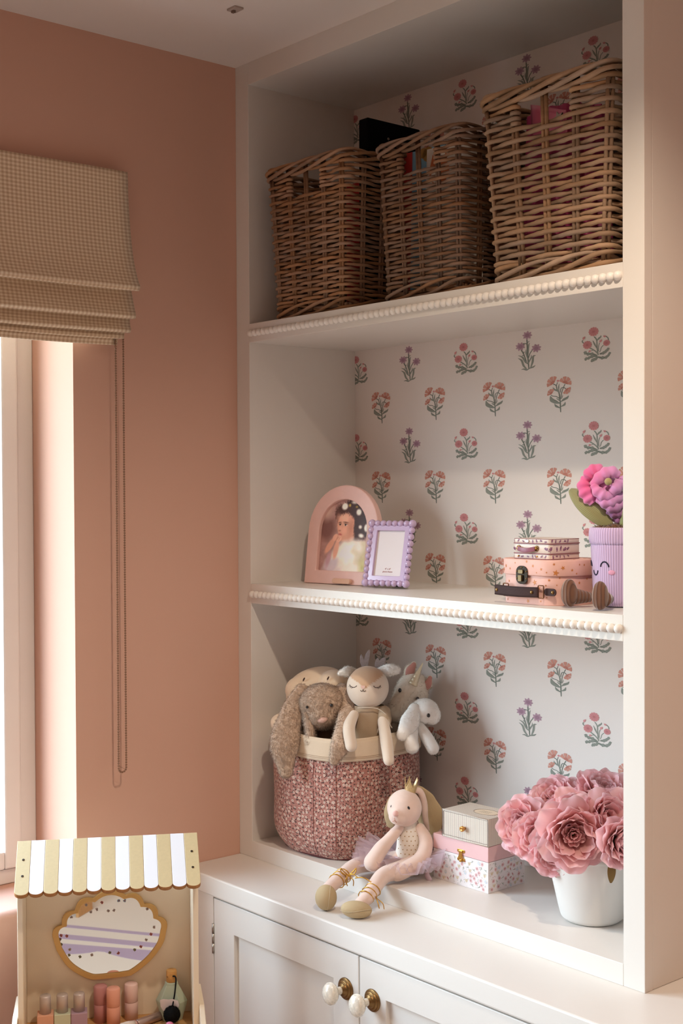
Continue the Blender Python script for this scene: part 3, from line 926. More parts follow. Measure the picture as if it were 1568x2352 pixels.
# ------------------------------------------------------------------ picture frames on the middle shelf
def painted_picture(w_, h_, nu, nv, fn, z0=0):
    b = B()
    def hw(v):                        # the print is trimmed to the arch
        z = z0 + v * h_ - HS
        return w_ / 2 if z < 0 else min(w_ / 2, math.sqrt(max(1e-6, (W2 - .012) ** 2 - z * z)))
    b.grid(lambda u, v: ((u - .5) * 2 * hw(v), 0, z0 + v * h_), nu, nv, colf=lambda u, v: srgb(fn((u - .5) * 2 * hw(v) / w_ + .5, v)))
    return b


def soft(c, s_): return max(0., min(1., .5 - c / s_))


def portrait(u, v):
    """soft colour photograph: child in profile with daisies in dark curly hair"""
    x, y = u, 1 - v
    nz = mnoise.noise((x * 9, y * 12, 1)) * .5 + mnoise.noise((x * 26, y * 34, 4)) * .25
    c = Vector((168 + 20 * nz, 128 + 16 * nz, 120 + 14 * nz))

    def lay(col, d, s_=.03):
        nonlocal c
        a = soft(d, s_); c = c.lerp(Vector(col), a)

    def el(cx, cy, rx, ry, rot=0):
        ca, sa = math.cos(rot), math.sin(rot); dx, dy = x - cx, y - cy
        p, q = (dx * ca + dy * sa) / rx, (-dx * sa + dy * ca) / ry
        return (math.sqrt(p * p + q * q) - 1) * min(rx, ry)
    lay((122, 84, 78), el(.12, .42, .16, .16), .1)
    lay((205, 172, 160), el(.10, .18, .12, .12), .14)
    n2 = mnoise.noise((x * 40, y * 40, 9)) * .03
    lay((62, 38, 34), el(.72, .30, .34, .30) + n2, .05)          # hair
    lay((70, 44, 38), el(.42, .22, .14, .12) + n2, .05)
    lay((150, 104, 92), el(.34, .28, .035, .09) + n2, .04)
    sk = (214, 156, 130)
    lay(sk, el(.51, .385, .175, .18, -.05), .025)        # face
    lay(sk, el(.49, .50, .13, .10, .2), .03); lay(sk, el(.62, .52, .08, .08), .05)
    lay((232, 180, 154), el(.47, .28, .10, .06), .09); lay((228, 168, 144), el(.46, .45, .06, .05), .07)
    lay((196, 132, 108), el(.62, .42, .05, .12), .1)
    lay((62, 38, 34), el(.68, .20, .20, .075, .4) + n2, .05); lay((74, 46, 40), el(.47, .175, .13, .045, -.2) + n2, .05)
    lay((62, 38, 34), el(.76, .40, .08, .18) + n2, .05)
    lay((112, 70, 58), el(.505, .343, .045, .008, .08), .012); lay((112, 70, 58), el(.385, .345, .026, .008, -.1), .012)
    lay((238, 222, 210), el(.505, .375, .030, .013), .010); lay((56, 34, 30), el(.50, .375, .017, .013), .008); lay((50, 30, 28), el(.508, .364, .034, .004, .1), .006)
    lay((56, 34, 30), el(.39, .374, .013, .012), .008); lay((50, 30, 28), el(.392, .364, .024, .004, -.1), .006)
    lay((226, 170, 146), el(.40, .425, .03, .035), .03); lay((178, 112, 94), el(.39, .452, .022, .008), .012)
    lay((190, 100, 94), el(.405, .503, .034, .012, .1), .012)
    for (fx, fy, r, s2) in ((.46, .13, .06, 1), (.65, .075, .055, .5), (.78, .08, .05, .5), (.75, .205, .05, 1.1), (.93, .2, .06, 1.2), (.99, .25, .05, 1), (.80, .40, .03, 1), (.93, .41, .05, 1.4), (.83, .515, .05, .7)):
        lay((240, 230, 216), el(fx, fy, r, r * s2 * .75, .6 * (fx - .6)), .025)
    lay((190, 160, 70), el(.56, .115, .022, .02), .02); lay((190, 160, 70), el(.70, .135, .02, .012), .02)
    w2 = mnoise.noise((x * 8, y * 9, 3)) * .06
    lay((234, 222, 208), el(.68, .92, .46, .36) + w2 * .5, .06)         # pale dress
    lay((246, 238, 228), el(.60, .74, .18, .12) + w2, .08)
    lay((196, 180, 140), el(.86, .80, .10, .12) + w2 * 2, .16); lay((186, 178, 110), el(.90, .93, .06, .08), .1)
    lay((204, 190, 196), el(.28, .93, .16, .10) + w2, .08)
    lay((216, 158, 134), el(.215, .655, .048, .135, .75), .02)         # forearms and hands
    lay((222, 166, 142), el(.345, .70, .048, .13, .22), .02)
    lay((226, 170, 146), el(.315, .545, .06, .042, -.6), .016); lay((232, 178, 154), el(.385, .56, .055, .045, -.3), .016)
    for q in range(3): lay((190, 126, 104), el(.355 + .022 * q, .535 + .012 * q, .004, .024, .6), .008)
    lay((186, 120, 100), el(.345, .565, .035, .005, -.9), .01)
    lay((190, 150, 160), el(.20, .84, .04, .10, .3), .04)
    k = 1.12 + .05 * nz
    return (min(255, c.x * k), min(255, c.y * k), min(255, c.z * k))


M_pic = attr_mat('photo_print', .35, .4)
M_pframe = mat('pink_painted_wood', (236, 194, 184), .45, spec=.35, noise=.03, nscale=40)
t = T('photo_frame', 'pink arched photo frame with a portrait of a child', 'photo frame', (.1965, .118, ZS2), (-.135, 0, .16))
W2, HS = .0945, .113


def arch(w2, hs, z0, n=20):
    return [(-w2, z0)] + [(w2, z0)] + [(w2 * math.cos(PI * k / n), hs + w2 * math.sin(PI * k / n)) for k in range(n + 1)]


O('arch_surround', B().ring(arch(W2, HS, 0), arch(W2 - .030, HS, .028), -.008, .008, M=Matrix.Rotation(PI / 2, 4, 'X')), M_pframe, t, bevel=.0022)
pb_ = painted_picture(.134, .158, 150, 190, portrait, .026)
po = O('photo', pb_, M_pic, t, (0, .001, 0))
O('backing', B().prism(arch(W2 - .004, HS, .003), -.0015, .0015, M=Matrix.Translation((0, .006, 0)) @ Matrix.Rotation(PI / 2, 4, 'X')), M_black, t)
O('strut', B().box((-.02, .0, .0), (.02, .002, .14), M=Matrix.Translation((0, .05, .008)) @ Matrix.Rotation(.27, 4, 'X')), M_pframe, t)
O('stop_bar', B().prism(rrect(.048, .011, .005, 5), 0, .008, M=Matrix.Translation((.015, -.010, .0065)) @ Matrix.Rotation(PI / 2, 4, 'X')), mat('clear_amber_plastic', (222, 176, 150), .15, coat=.6, spec=.6), t, bevel=.0015, label='clear plastic stop bar')

M_lilac = mat('lilac_gloss', (198, 172, 204), .22, spec=.5, coat=.5)
t = T('photo_frame', 'lilac bobble-edged photo frame with a blank white insert', 'photo frame', (.344, .112, ZS2 + .006), (-.235, 0, .30))
O('inner_moulding', B().ring(rrect(.085, .113, .003, 2, 0, .0645), rrect(.064, .092, .0015, 2, 0, .0645), -.005, .006, M=Matrix.Rotation(PI / 2, 4, 'X')), M_lilac, t, bevel=.002)
bm1 = B().ell((0, 0, 0), (.0066, .0066, .0066), 18, 12).mesh('bobble', M_lilac)
bm2 = B().ell((0, 0, 0), (.0080, .0080, .0080), 18, 12).mesh('bobble', M_lilac)
for (x, z, me) in [(sx_ * .0465, .0645 + sz * .0605, bm2) for sx_ in (-1, 1) for sz in (-1, 1)]: O('bobble', me, None, t, (x, -.004, z))
for sz in (-1, 1):
    for k in range(6): O('bobble', bm1, None, t, (-.0465 + .093 * (k + 1) / 7, -.004, .0645 + sz * .0605))
for sx_ in (-1, 1):
    for k in range(8): O('bobble', bm1, None, t, (sx_ * .0465, -.004, .0645 - .0605 + .121 * (k + 1) / 9), scale=(1, 1, 1.03))
O('insert', B().box((-.034, -.001, .016), (.034, .001, .113)), mat('insert_paper', (228, 216, 216), .4), t)
O('backing', B().box((-.045, .004, .004), (.045, .007, .125)), M_black, t)
O('strut', B().box((-.012, 0, 0), (.012, .002, .1), M=Matrix.Translation((0, .058, .002)) @ Matrix.Rotation(.58, 4, 'X')), M_black, t)


def text(s_, size, m, parent, loc, rot, name='lettering', ext=.0002, align='CENTER', shear=0):
    cu_ = bpy.data.curves.new(name, 'FONT'); cu_.body = s_; cu_.size = size; cu_.align_x = align; cu_.align_y = 'CENTER'; cu_.extrude = ext; cu_.shear = shear
    o = bpy.data.objects.new(name, cu_); COL.objects.link(o)
    me = bpy.data.meshes.new_from_object(o.evaluated_get(bpy.context.evaluated_depsgraph_get()))
    bpy.data.objects.remove(o); bpy.data.curves.remove(cu_)
    me.materials.clear(); me.materials.append(m)
    return O(name, me, None, parent, loc, rot)


M_ink = mat('print_rose_ink', (196, 150, 150), .7)
text('4" x 6"', .005, M_ink, t, (0, -.0014, .033), (PI / 2, 0, 0))
text('photo frame', .0045, M_ink, t, (0, -.0014, .0275), (PI / 2, 0, 0))

# ------------------------------------------------------------------ suitcases
M_case = mat('peach_card', (236, 186, 172), .55, spec=.3, noise=.03, nscale=60)
M_star = mat('bronze_star_foil', (204, 128, 70), .45, metal=.1)
CX, CY = .7795, .099
t = T('suitcase', 'pink toy suitcase with bronze stars and a dark leather handle', 'suitcase', (CX, CY, ZS2))
cw, cdp, cr_ = .148, .122, .045
out = rrect(cw, cdp, cr_, 10); outl = rrect(cw + .007, cdp + .007, cr_ + .0035, 10)
O('body', B().prism(out, 0, .062, sm=True), M_case, t, bevel=.0012)
lid = O('lid', B().prism(outl, .0495, .0765, sm=True), M_case, t, bevel=.0016)


def onrr(s, w_, d_, r):
    """point and outward normal on the front and right of a rounded box, s measured from front centre"""
    f = w_ / 2 - r
    if abs(s) <= f: return Vector((s, -d_ / 2, 0)), Vector((0, -1, 0))
    sg = 1 if s > 0 else -1; a = (abs(s) - f) / r
    if a <= PI / 2:
        return Vector((sg * (f + r * math.sin(a)), -d_ / 2 + r - r * math.cos(a), 0)), Vector((sg * math.sin(a), -math.cos(a), 0))
    q = abs(s) - f - r * PI / 2
    return Vector((sg * w_ / 2, -d_ / 2 + r + q, 0)), Vector((sg, 0, 0))


star_me = B().prism([((1 if k % 2 == 0 else .42) * math.sin(PI * k / 5), (1 if k % 2 == 0 else .42) * math.cos(PI * k / 5)) for k in range(10)], 0, .00025).mesh('star', M_star)
g = random.Random(5)


def wallstars(par, w_, d_, r, pts):
    for (s, z, q) in pts:
        s += .012; q *= 1.25
        p, nn = onrr(s, w_, d_, r)
        o = O('star', star_me, None, par, p + Vector((0, 0, z)))
        o.rotation_mode = 'QUATERNION'
        o.rotation_quaternion = Quaternion((0, 0, 1), math.atan2(nn.x, -nn.y)) @ Quaternion((1, 0, 0), PI / 2) @ Quaternion((0, 0, 1), g.uniform(-.5, .5))
        o.scale = (q, q, 1)


big = [(-.075, .034, .0028), (-.055, .038, .0022), (.005, .038, .0042), (.028, .034, .0016), (.014, .029, .0036), (.040, .024, .0030), (.057, .014, .0026), (.034, .043, .002), (-.01, .006, .003), (-.035, .044, .0014), (.065, .040, .002), (.08, .030, .0018), (.09, .038, .0024), (.10, .020, .0022), (.062, .005, .0018), (-.06, .006, .0018), (.018, .007, .0016), (-.02, .047, .0014), (.052, .047, .0016), (-.08, .046, .0018), (.11, .044, .0018), (.098, .008, .0016), (.075, .018, .0014), (.047, .035, .0012), (-.045, .026, .0014), (.03, .014, .0013)]
wallstars(t.children[0], cw, cdp, cr_, big)
lids = [(-.072, .057, .0036), (-.061, .064, .0026), (-.048, .060, .0018), (.004, .066, .0024), (-.01, .073, .0022), (.022, .061, .0020), (.048, .0555, .0046), (.060, .064, .0032), (.076, .060, .0022), (.045, .070, .0020), (.032, .056, .0014), (.092, .069, .0016), (.104, .068, .0018), (-.036, .070, .0012), (.012, .055, .0012), (-.078, .070, .0016), (.085, .054, .0014), (-.028, .0555, .0014)]
wallstars(lid, cw + .007, cdp + .007, cr_ + .0035, lids)
lidtop = [(-.04, .02, .003), (.0, .035, .0025), (.05, .03, .003), (.06, -.01, .002), (-.065, -.012, .0022), (-.02, .045, .0016), (.075, .02, .0018), (-.075, .015, .0016)]
for (x, y, q) in lidtop: O('star', star_me, None, lid, (x, y, .0766), (0, 0, x * 9), scale=(q, q, 1))
# latch
lx = -.008
M_bk = mat('blackened_metal', (44, 36, 30), .3, metal=.9)
O('latch_plate', B().prism(rrect(.026, .031, .0105, 6), 0, .0012, M=Matrix.Translation((lx, -cdp / 2 - .0038, .050)) @ Matrix.Rotation(PI / 2, 4, 'X')), M_bk, t, bevel=.0004)
lb = B()
lb.prism(rrect(.008, .011, .001, 2), 0, .0042, M=Matrix.Translation((lx - .0015, -cdp / 2 - .0048, .0445)) @ Matrix.Rotation(PI / 2, 4, 'X'))
lb.prism(rrect(.011, .007, .002, 3), 0, .0028, M=Matrix.Translation((lx - .001, -cdp / 2 - .0048, .0555)) @ Matrix.Rotation(PI / 2, 4, 'X'))
O('latch_catch', lb, mat('dull_bronze', (120, 100, 70), .45, metal=.7), t, bevel=.0006)
rv = B().ell((0, 0, 0), (.0014, .0012, .0014), 10, 6).mesh('rivet', M_brass)
for (dx, dz_) in ((-.0105, .006), (.0105, .006), (-.0105, -.006), (.0105, -.006), (0, .0125)): O('rivet', rv, None, t, (lx + dx, -cdp / 2 - .0052, .050 + dz_))
M_leather = mat('dark_brown_leather', (60, 36, 32), .6, spec=.2, bump=.2, bscale=500)
M_stitch = mat('dark_thread', (34, 20, 20), .8)
hz = .0235
for sx_, r in ((-.054, 0), (.052, 0)):
    O('handle_tab', B().prism(rrect(.026, .0125, .006, 6), 0, .002, M=Matrix.Translation((sx_, -cdp / 2 - .0002, hz)) @ Matrix.Rotation(PI / 2, 4, 'X')), M_leather, t, bevel=.0006)
    O('tab_rivet', B().ell((0, 0, 0), (.0032, .0018, .0032), 14, 8), M_brass, t, (sx_ + (.006 if sx_ > 0 else -.006), -cdp / 2 - .0026, hz))
for (xx) in (-.043, .0355):
    O('handle_ring', B().tube([(xx + p[0], -cdp / 2 - .006, hz + p[1]) for p in rrect(.012, .021, .002, 3)], .0011, 8, closed=True), mat('antique_bronze', (120, 80, 58), .35, 1.0) if xx < 0 else bpy.data.materials['antique_bronze'], t)
hb = B()
hp = [(-.066 + .098 * k / 16, -cdp / 2 - .008 - .0045 * math.sin(PI * k / 16), hz - .001 - .0008 * math.sin(PI * k / 16)) for k in range(17)]
hb.grid(lambda u, v: (hp[int(round(u * 16))][0], hp[int(round(u * 16))][1], hp[int(round(u * 16))][2] + (v - .5) * .0175), 16, 4)
hd = O('handle_strap', hb, M_leather, t, solid=.0036, bevel=.0008)
for zz in (-1, 1):
    for k in range(24):
        f = (k + .5) / 24 * 15.5; i = int(f); p = Vector(hp[i]).lerp(Vector(hp[i + 1]), f - i)
        hd2 = None
sb = B()
for zz in (-1, 1):
    for k in range(30):
        f0 = k / 30 * 15.8; f1 = (k + .6) / 30 * 15.8
        P = [Vector(hp[int(f)]).lerp(Vector(hp[min(int(f) + 1, 16)]), f - int(f)) + Vector((0, -.0020, zz * .0071)) for f in (f0, f1)]
        sb.tube(P, .0003, 4)
so_ = O('stitching', sb, M_stitch, hd); so_['kind'] = 'stuff'
for f in (1.2, 14.2):
    p = Vector(hp[int(f)]); O('strap_rivet', B().ell((0, 0, 0), (.0031, .0016, .0031), 14, 8), M_brass, hd, p + Vector((0, -.0022, 0)))

# little tin suitcase on top
M_tin = mat('cream_printed_tin', (226, 206, 192), .4, spec=.35, coat=.1)
M_sprig = mat('plum_sprig_print', (140, 84, 120), .4); M_tinrim = mat('plum_rim', (150, 96, 100), .35, metal=.3)
TW, TD, TH_ = .0845, .079, .0345
t = T('tin_suitcase', 'small cream tin suitcase with plum sprigs on top of the pink suitcase', 'suitcase', (.7815, .0862, ZS2 + .0768), (0, 0, .012))
zs = (0, .0095, .0265, TH_)
secs = []
for i in range(3):
    b = B().prism(rrect(TW, TD, .007, 6), zs[i], zs[i + 1], sm=True)
    secs.append(O(('base', 'middle', 'lid')[i], b, M_tin, t, bevel=.0008))
for z in zs[1:3]: O('rolled_seam', B().tube([(p[0], p[1], z) for p in rrect(TW + .0015, TD + .0015, .0078, 6)], .0009, 6, closed=True), M_tinrim, t)
O('rolled_seam', B().tube([(p[0], p[1], .0006) for p in rrect(TW + .0003, TD + .0003, .0072, 6)], .0006, 6, closed=True), M_tinrim, t)
O('rolled_seam', B().tube([(p[0], p[1], TH_ - .0004) for p in rrect(TW - .0003, TD - .0003, .0068, 6)], .0005, 6, closed=True), M_tinrim, t)


def sprig(seed):
    g2 = random.Random(seed); b = B()
    def leaf(x, z, a, q):
        b.add([(x + q * (.5 + .5 * math.cos(t_)) * math.cos(a) - q * .28 * math.sin(t_) * math.sin(a), 0, z + q * (.5 + .5 * math.cos(t_)) * math.sin(a) + q * .28 * math.sin(t_) * math.cos(a)) for t_ in [2 * PI * k / 10 for k in range(10)]], [tuple(range(10))])
    for k in range(4): leaf(-.001 + .0009 * k, -.002 + .0012 * k, 2.4 - .1 * k + g2.uniform(-.2, .2), .0028 - .0003 * k); leaf(-.0006 + .0009 * k, -.0022 + .0012 * k, .6 + g2.uniform(-.2, .2), .0027 - .0003 * k)
    b.add([(-.002, 0, -.0045), (-.0016, 0, -.0047), (.0026, 0, .003), (.0023, 0, .0032)], [(0, 1, 2, 3)])
    return b.mesh('sprig_print', M_sprig)


sprigs = [sprig(k) for k in range(3)]
g = random.Random(8)
for i, zc_ in enumerate((.0047, .018, .0306)):
    for k in range(13):
        s = -.041 + .0105 * k + g.uniform(-.003, .003)
        p, nn = onrr(s, TW, TD, .007)
        if i == 1 and -.034 < s < .02: continue
        o = O('sprig_print', sprigs[g.randrange(3)], None, secs[i], p + nn * .00025 + Vector((0, 0, zc_ + g.uniform(-.0012, .0012))))
        q = (.8 if i != 1 else 1.25) * g.uniform(.85, 1.1)
        o.rotation_euler = (0, g.uniform(-1.2, 1.2), math.atan2(nn.x, -nn.y)); o.scale = (q * g.choice((-1, 1)), 1, q)
hz = .0185
for xx in (-.028, .012):
    O('handle_mount', B().prism(rrect(.008, .0095, .004, 6), 0, .0018, M=Matrix.Translation((xx, -TD / 2 - .0002, hz)) @ Matrix.Rotation(PI / 2, 4, 'X')), M_brass, t, bevel=.0004)
    O('mount_rivet', B().ell((0, 0, 0), (.0021, .0019, .0021), 12, 8), M_gold, t, (xx, -TD / 2 - .003, hz))
O('handle', B().grid(lambda u, v: (-.027 + .038 * u, -TD / 2 - .0045 - .004 * math.sin(PI * u), hz - .0006 + (v - .5) * .0078 - .0028 * math.sin(PI * u)), 14, 3), mat('mauve_leather', (150, 92, 110), .4), t, solid=.0022, bevel=.0005)
O('clasp', B().prism(rrect(.008, .005, .0024, 5), 0, .0016, M=Matrix.Translation((-.009, -TD / 2 - .0002, .0305)) @ Matrix.Rotation(PI / 2, 4, 'X')), mat('polished_tin', (225, 215, 205), .2, 1.0), t, bevel=.0005)
for xx in (-.029, .012): O('pin', B().ell((0, 0, 0), (.0016, .0013, .0016), 10, 6), M_gold, t, (xx, -TD / 2 - .0006, .0047))

# ------------------------------------------------------------------ plush flower pot
def cord_mat(name, col, axis_attr=True, per=.0042, depth=.5):
    m = mat(name, col, .85, spec=.15, sheen=.5)
    n, l, b = nodes_of(m)
    a = n.new('ShaderNodeAttribute'); a.attribute_name = 'cloth_uv'
    s_ = n.new('ShaderNodeSeparateXYZ'); l.new(a.outputs['Vector'], s_.inputs[0])
    q = math_node(n, l, 'SINE', math_node(n, l, 'MULTIPLY', s_.outputs[0], 2 * PI / per))
    q = math_node(n, l, 'MULTIPLY_ADD', q, .5, .5); q = math_node(n, l, 'POWER', q, .5)
    bp_ = n.new('ShaderNodeBump'); bp_.inputs['Strength'].default_value = depth; bp_.inputs['Distance'].default_value = .0012
    l.new(q, bp_.inputs['Height']); l.new(bp_.outputs[0], b.inputs['Normal'])
    c = srgb(col); dk = (c[0] * .62, c[1] * .58, c[2] * .66, 1)
    l.new(mixcol(n, l, q, dk, c), b.inputs['Base Color'])
    return m


M_cordl = cord_mat('lilac_corduroy', (218, 188, 220)); M_cordb = cord_mat('brown_corduroy', (120, 82, 62), per=.0062, depth=.8)
PX, PY, RP = .9085, .1225, .0475
t = T('plush_flower_pot', 'lilac corduroy plush flower pot with a smiling face and brown boots', 'plush toy', (PX, PY, ZS2), (0, 0, .30))
prof = [(0, .0015), (.020, .0), (.034, .002), (.0415, .008), (.0435, .018), (.0452, .05), (.0468, .085), (.0474, .102), (.0468, .1035), (.0492, .106), (.0505, .114), (.0505, .124), (.0488, .1305), (.045, .132), (.0425, .129), (.041, .122), (.0, .118)]
pp = spline([(p[0], p[1], 0) for p in prof], 3)
def potf(u, v):
    p = pp[int(round(v * (len(pp) - 1)))]
    a = 2 * PI * u + PI
    wob = 1 + (.008 * math.sin(a * 22) if .100 < p.y < .106 else 0)
    return (p.x * wob * math.sin(a), -p.x * wob * math.cos(a), p.y)
O('pot_body', B().grid(potf, 132, len(pp) - 1, cu_=True, uvf=lambda u, v: (u * 2 * PI * .0468, v)), M_cordl, t)
M_embr = mat('navy_thread', (32, 24, 52), .7)


def onpot(a, z):
    r = .0452 + (z - .05) * .045
    return Vector((r * math.sin(a), -r * math.cos(a), z))


def arcpts(a0, z0, ra, rz, t0, t1, n=9):
    return [onpot(a0 + ra * math.cos(t0 + (t1 - t0) * k / n), z0 + rz * math.sin(t0 + (t1 - t0) * k / n)) * 1.0 for k in range(n + 1)]


for nm, A_ in (('eye', (-1.10, .066, .17, .010, .15, PI - .15)), ('eye', (-.20, .066, .17, .010, .15, PI - .15)), ('mouth', (-.65, .062, .135, .0085, PI + .1, 2 * PI - .1))):
    O(nm, B().tube(arcpts(*A_), .00125, 6), M_embr, t)
for a in (-1.37, .07):
    cpt = onpot(a, .0585)
    O('cheek', B().ell((0, 0, 0), (.0058, .0012, .0042), 14, 8), mat('cheek_pink', (226, 160, 186), .8), t, cpt * 1.0, (0, 0, a))
sob = B().ell((0, 0, .117), (.043, .043, .017), 24, 12)
g = random.Random(3)
for k in range(26):
    a = g.uniform(0, 2 * PI); q = .036 * math.sqrt(g.random()); sob.ell((q * math.cos(a), q * math.sin(a), .128 + g.uniform(-.003, .004) - q * q * 4), g.uniform(.006, .010), 10, 6)
M_soil = mat('brown_plush', (128, 88, 62), .95, sheen=.4)
soil = blob('soil_plush', sob, M_soil, t, .0022, 3)
fur(soil, 5000, .004, .0004, M_soil, 2, droop=(0, 0, .2))
# boots: corduroy soles turned to the viewer, legs running back to the pot
def boot(x, y, ang, tilt):
    bb = B()
    M_ = Matrix.Translation((x, y, 0)) @ Matrix.Rotation(ang, 4, 'Z')
    def f(u, v):
        a = 2 * PI * u; th = PI * v
        r = math.sin(th)
        yy = -math.cos(th) * .0125
        wz = 1 + .25 * max(0, -math.cos(th)) * 0
        return (.0135 * r ** .75 * math.cos(a), yy, .0235 + .0232 * r ** .75 * math.sin(a) * (1 + .05 * math.sin(a)))
    bb.grid(f, 32, 16, cu_=True, M=M_, uvf=lambda u, v: (.0150 * math.cos(2 * PI * u) * math.sin(PI * v), 0))
    o = O('boot', bb, M_cordb, t)
    lb_ = B(); e = Vector((x * .62, y * .62 + .006, .016)); s0 = Vector((x, y + .008, .019))
    n_ = 10
    lb_.tube([s0.lerp(e, k / n_) for k in range(n_ + 1)], [(.0150 - .007 * k / n_) * (1 + .03 * math.sin(k * 2.6)) for k in range(n_ + 1)], 16)
    for v_ in range(len(lb_.uv)): lb_.uv[v_] = ((v_ // 16) * .0031, 0)
    O('leg', lb_, M_cordb, t)


boot(-.060, -.0715, -.45, 0); boot(.004, -.0985, .05, 0)
# leaf and stem
M_leaf = cord_mat('sage_corduroy', (158, 154, 104), per=.0022, depth=.35)
O('stem', B().tube(spline([(.004, .0, .12), (.006, .002, .16), (-.004, .0, .185)], 6), .006, 10), mat('sage_velour', (150, 160, 112), .9, sheen=.4), t)


def leaf_obj(base, tip, width, bend, nrm, thick=.006):
    base, tip, nrm = Vector(base), Vector(tip), Vector(nrm).normalized()
    ax = tip - base; L_ = ax.length; ax.normalize(); side = ax.cross(nrm).normalized(); nrm = side.cross(ax)
    def f(u, v):
        s = u; w_ = width * (math.sin(PI * min(1, s * .93 + .045)) ** .62) * (1 - .18 * s)
        a = 2 * PI * v
        c = base + ax * (L_ * s) + nrm * (bend * math.sin(PI * s))
        cr__ = abs(math.cos(a))
        return c + side * (w_ * math.cos(a)) + nrm * (thick * math.sin(a) * (.35 + .65 * min(1, 2.2 * cr__ * (1 - cr__) + .25)) * math.sin(PI * min(1, s * .96 + .03)) ** .5)
    b = B(); nu, nv = 40, 28
    vs = []; uvs = []
    for i in range(nu + 1):
        for j in range(nv):
            vs.append(f(i / nu, j / nv)); uvs.append((math.cos(2 * PI * j / nv) * width * .8 + i / nu * .01, 0))
    fs = [(i * nv + j, (i + 1) * nv + j, (i + 1) * nv + (j + 1) % nv, i * nv + (j + 1) % nv) for i in range(nu) for j in range(nv)]
    b.add(vs, fs, 0, True, uv=uvs)
    return b


rot_pt = Matrix.Rotation(-.30, 3, 'Z')
def loc_(X, Y, Z): return rot_pt @ (Vector((X, Y, Z)) - Vector((PX, PY, ZS2)))
lf = leaf_obj(loc_(.898, .112, 1.461), loc_(.820, .102, 1.523), .0205, .010, loc_(1.9, -1.2, 1.9) - loc_(.9, .1, 1.46))
O('leaf', lf, M_leaf, t)
lf2 = leaf_obj(loc_(.932, .115, 1.458), loc_(.958, .105, 1.525), .017, .006, loc_(1.9, -1.2, 1.5) - loc_(.9, .1, 1.46))
O('leaf', lf2, M_leaf, t)
# ruffled flower head: folded tubes of ombre velour
M_velv = attr_mat('ombre_velour', .9, .15, sheen=.6)
FC = loc_(.886, .118, 1.522)
fwd = (loc_(2.28, -1.66, 1.5) - FC).normalized(); fr_x = Vector((0, 0, 1)).cross(fwd).normalized() * 1.0; fr_z = fwd.cross(fr_x)
def FP(x, y, z): return FC + fr_x * x + fr_z * z + fwd * y           # x right, z up, y towards the viewer
def vel(p):
    d_ = p - FC; x = d_.dot(fr_x); z = d_.dot(fr_z)
    k = max(0., min(1., .5 + (-x * .7 + z * .25) / .05))
    a_ = Vector(srgb((196, 146, 196))[:3]); m_ = Vector(srgb((222, 146, 196))[:3]); h_ = Vector(srgb((232, 106, 158))[:3]); dk = Vector(srgb((160, 104, 150))[:3])
    c = a_.lerp(m_, min(1, k * 1.6)) if k < .62 else m_.lerp(h_, (k - .62) / .38)
    if z < -.022: c = c.lerp(dk, min(1, (-.022 - z) / .02))
    return (c.x, c.y, c.z, 1)
def petal_ruffle(pts, r, wav, parent=t, nm='petal'):
    Q = spline([FP(*p) for p in pts], 8); n_ = len(Q)
    b = B(); b.tube(Q, [r * (1 + wav * 2. * math.sin(k * 1.15)) * (math.sin(PI * (k + .7) / (n_ + .4)) ** .35) for k in range(n_)], 12)
    for i, p in enumerate(b.v): b.c[i] = vel(Vector(p))
    return O(nm, b, M_velv, parent, sub=1)
hd = O('flower_heart', B().ell(FP(0, -.008, -.006), (.026, .026, .030), 20, 12), M_velv, t)
hd.data.attributes.new('col', 'FLOAT_COLOR', 'POINT').data.foreach_set('color', [x for v in hd.data.vertices for x in vel(v.co)])
for pts, r, wv in (([(-.034, -.006, .022), (-.038, .0, .005), (-.030, .004, -.012), (-.022, .004, -.022)], .0125, .08), ([(-.034, -.004, .016), (-.028, .002, .028), (-.016, .004, .034), (-.008, .002, .028)], .0115, .06),
                   ([(-.024, .014, .006), (-.010, .018, .022), (.006, .020, .030), (.020, .016, .024)], .0110, .06), ([(-.022, .016, .010), (-.014, .021, -.004), (.0, .022, -.010), (.010, .021, -.004)], .0100, .08),
                   ([(.006, .022, -.006), (.016, .022, .004), (.024, .016, .014), (.022, .014, .022)], .0110, .06), ([(-.016, .014, -.014), (-.002, .020, -.022), (.014, .018, -.016), (.030, .010, -.006)], .0095, .10),
                   ([(.026, .006, .010), (.036, .004, .0), (.034, .006, -.012), (.024, .008, -.018)], .0100, .08), ([(-.006, .014, -.024), (.008, .018, -.031), (.022, .014, -.026), (.034, .006, -.018)], .0088, .10),
                   ([(.0, .010, -.034), (.012, .012, -.040), (.024, .010, -.036), (.032, .004, -.028)], .0084, .10), ([(.010, .004, -.046), (.020, .006, -.050), (.028, .002, -.044)], .0085, .06)):
    petal_ruffle(pts, r, wv)
O('flower_eye', B().ell(FP(.002, .030, .014), (.0062, .0062, .0062), 14, 10), mat('mustard_velour', (176, 158, 108), .9, sheen=.3), t)

# ------------------------------------------------------------------ floral fabric basket
M_flor = mat('ditsy_floral_cotton', (176, 108, 100), .85, spec=.15, sheen=.2)
n, l, pb = nodes_of(M_flor)
at = n.new('ShaderNodeAttribute'); at.attribute_name = 'cloth_uv'


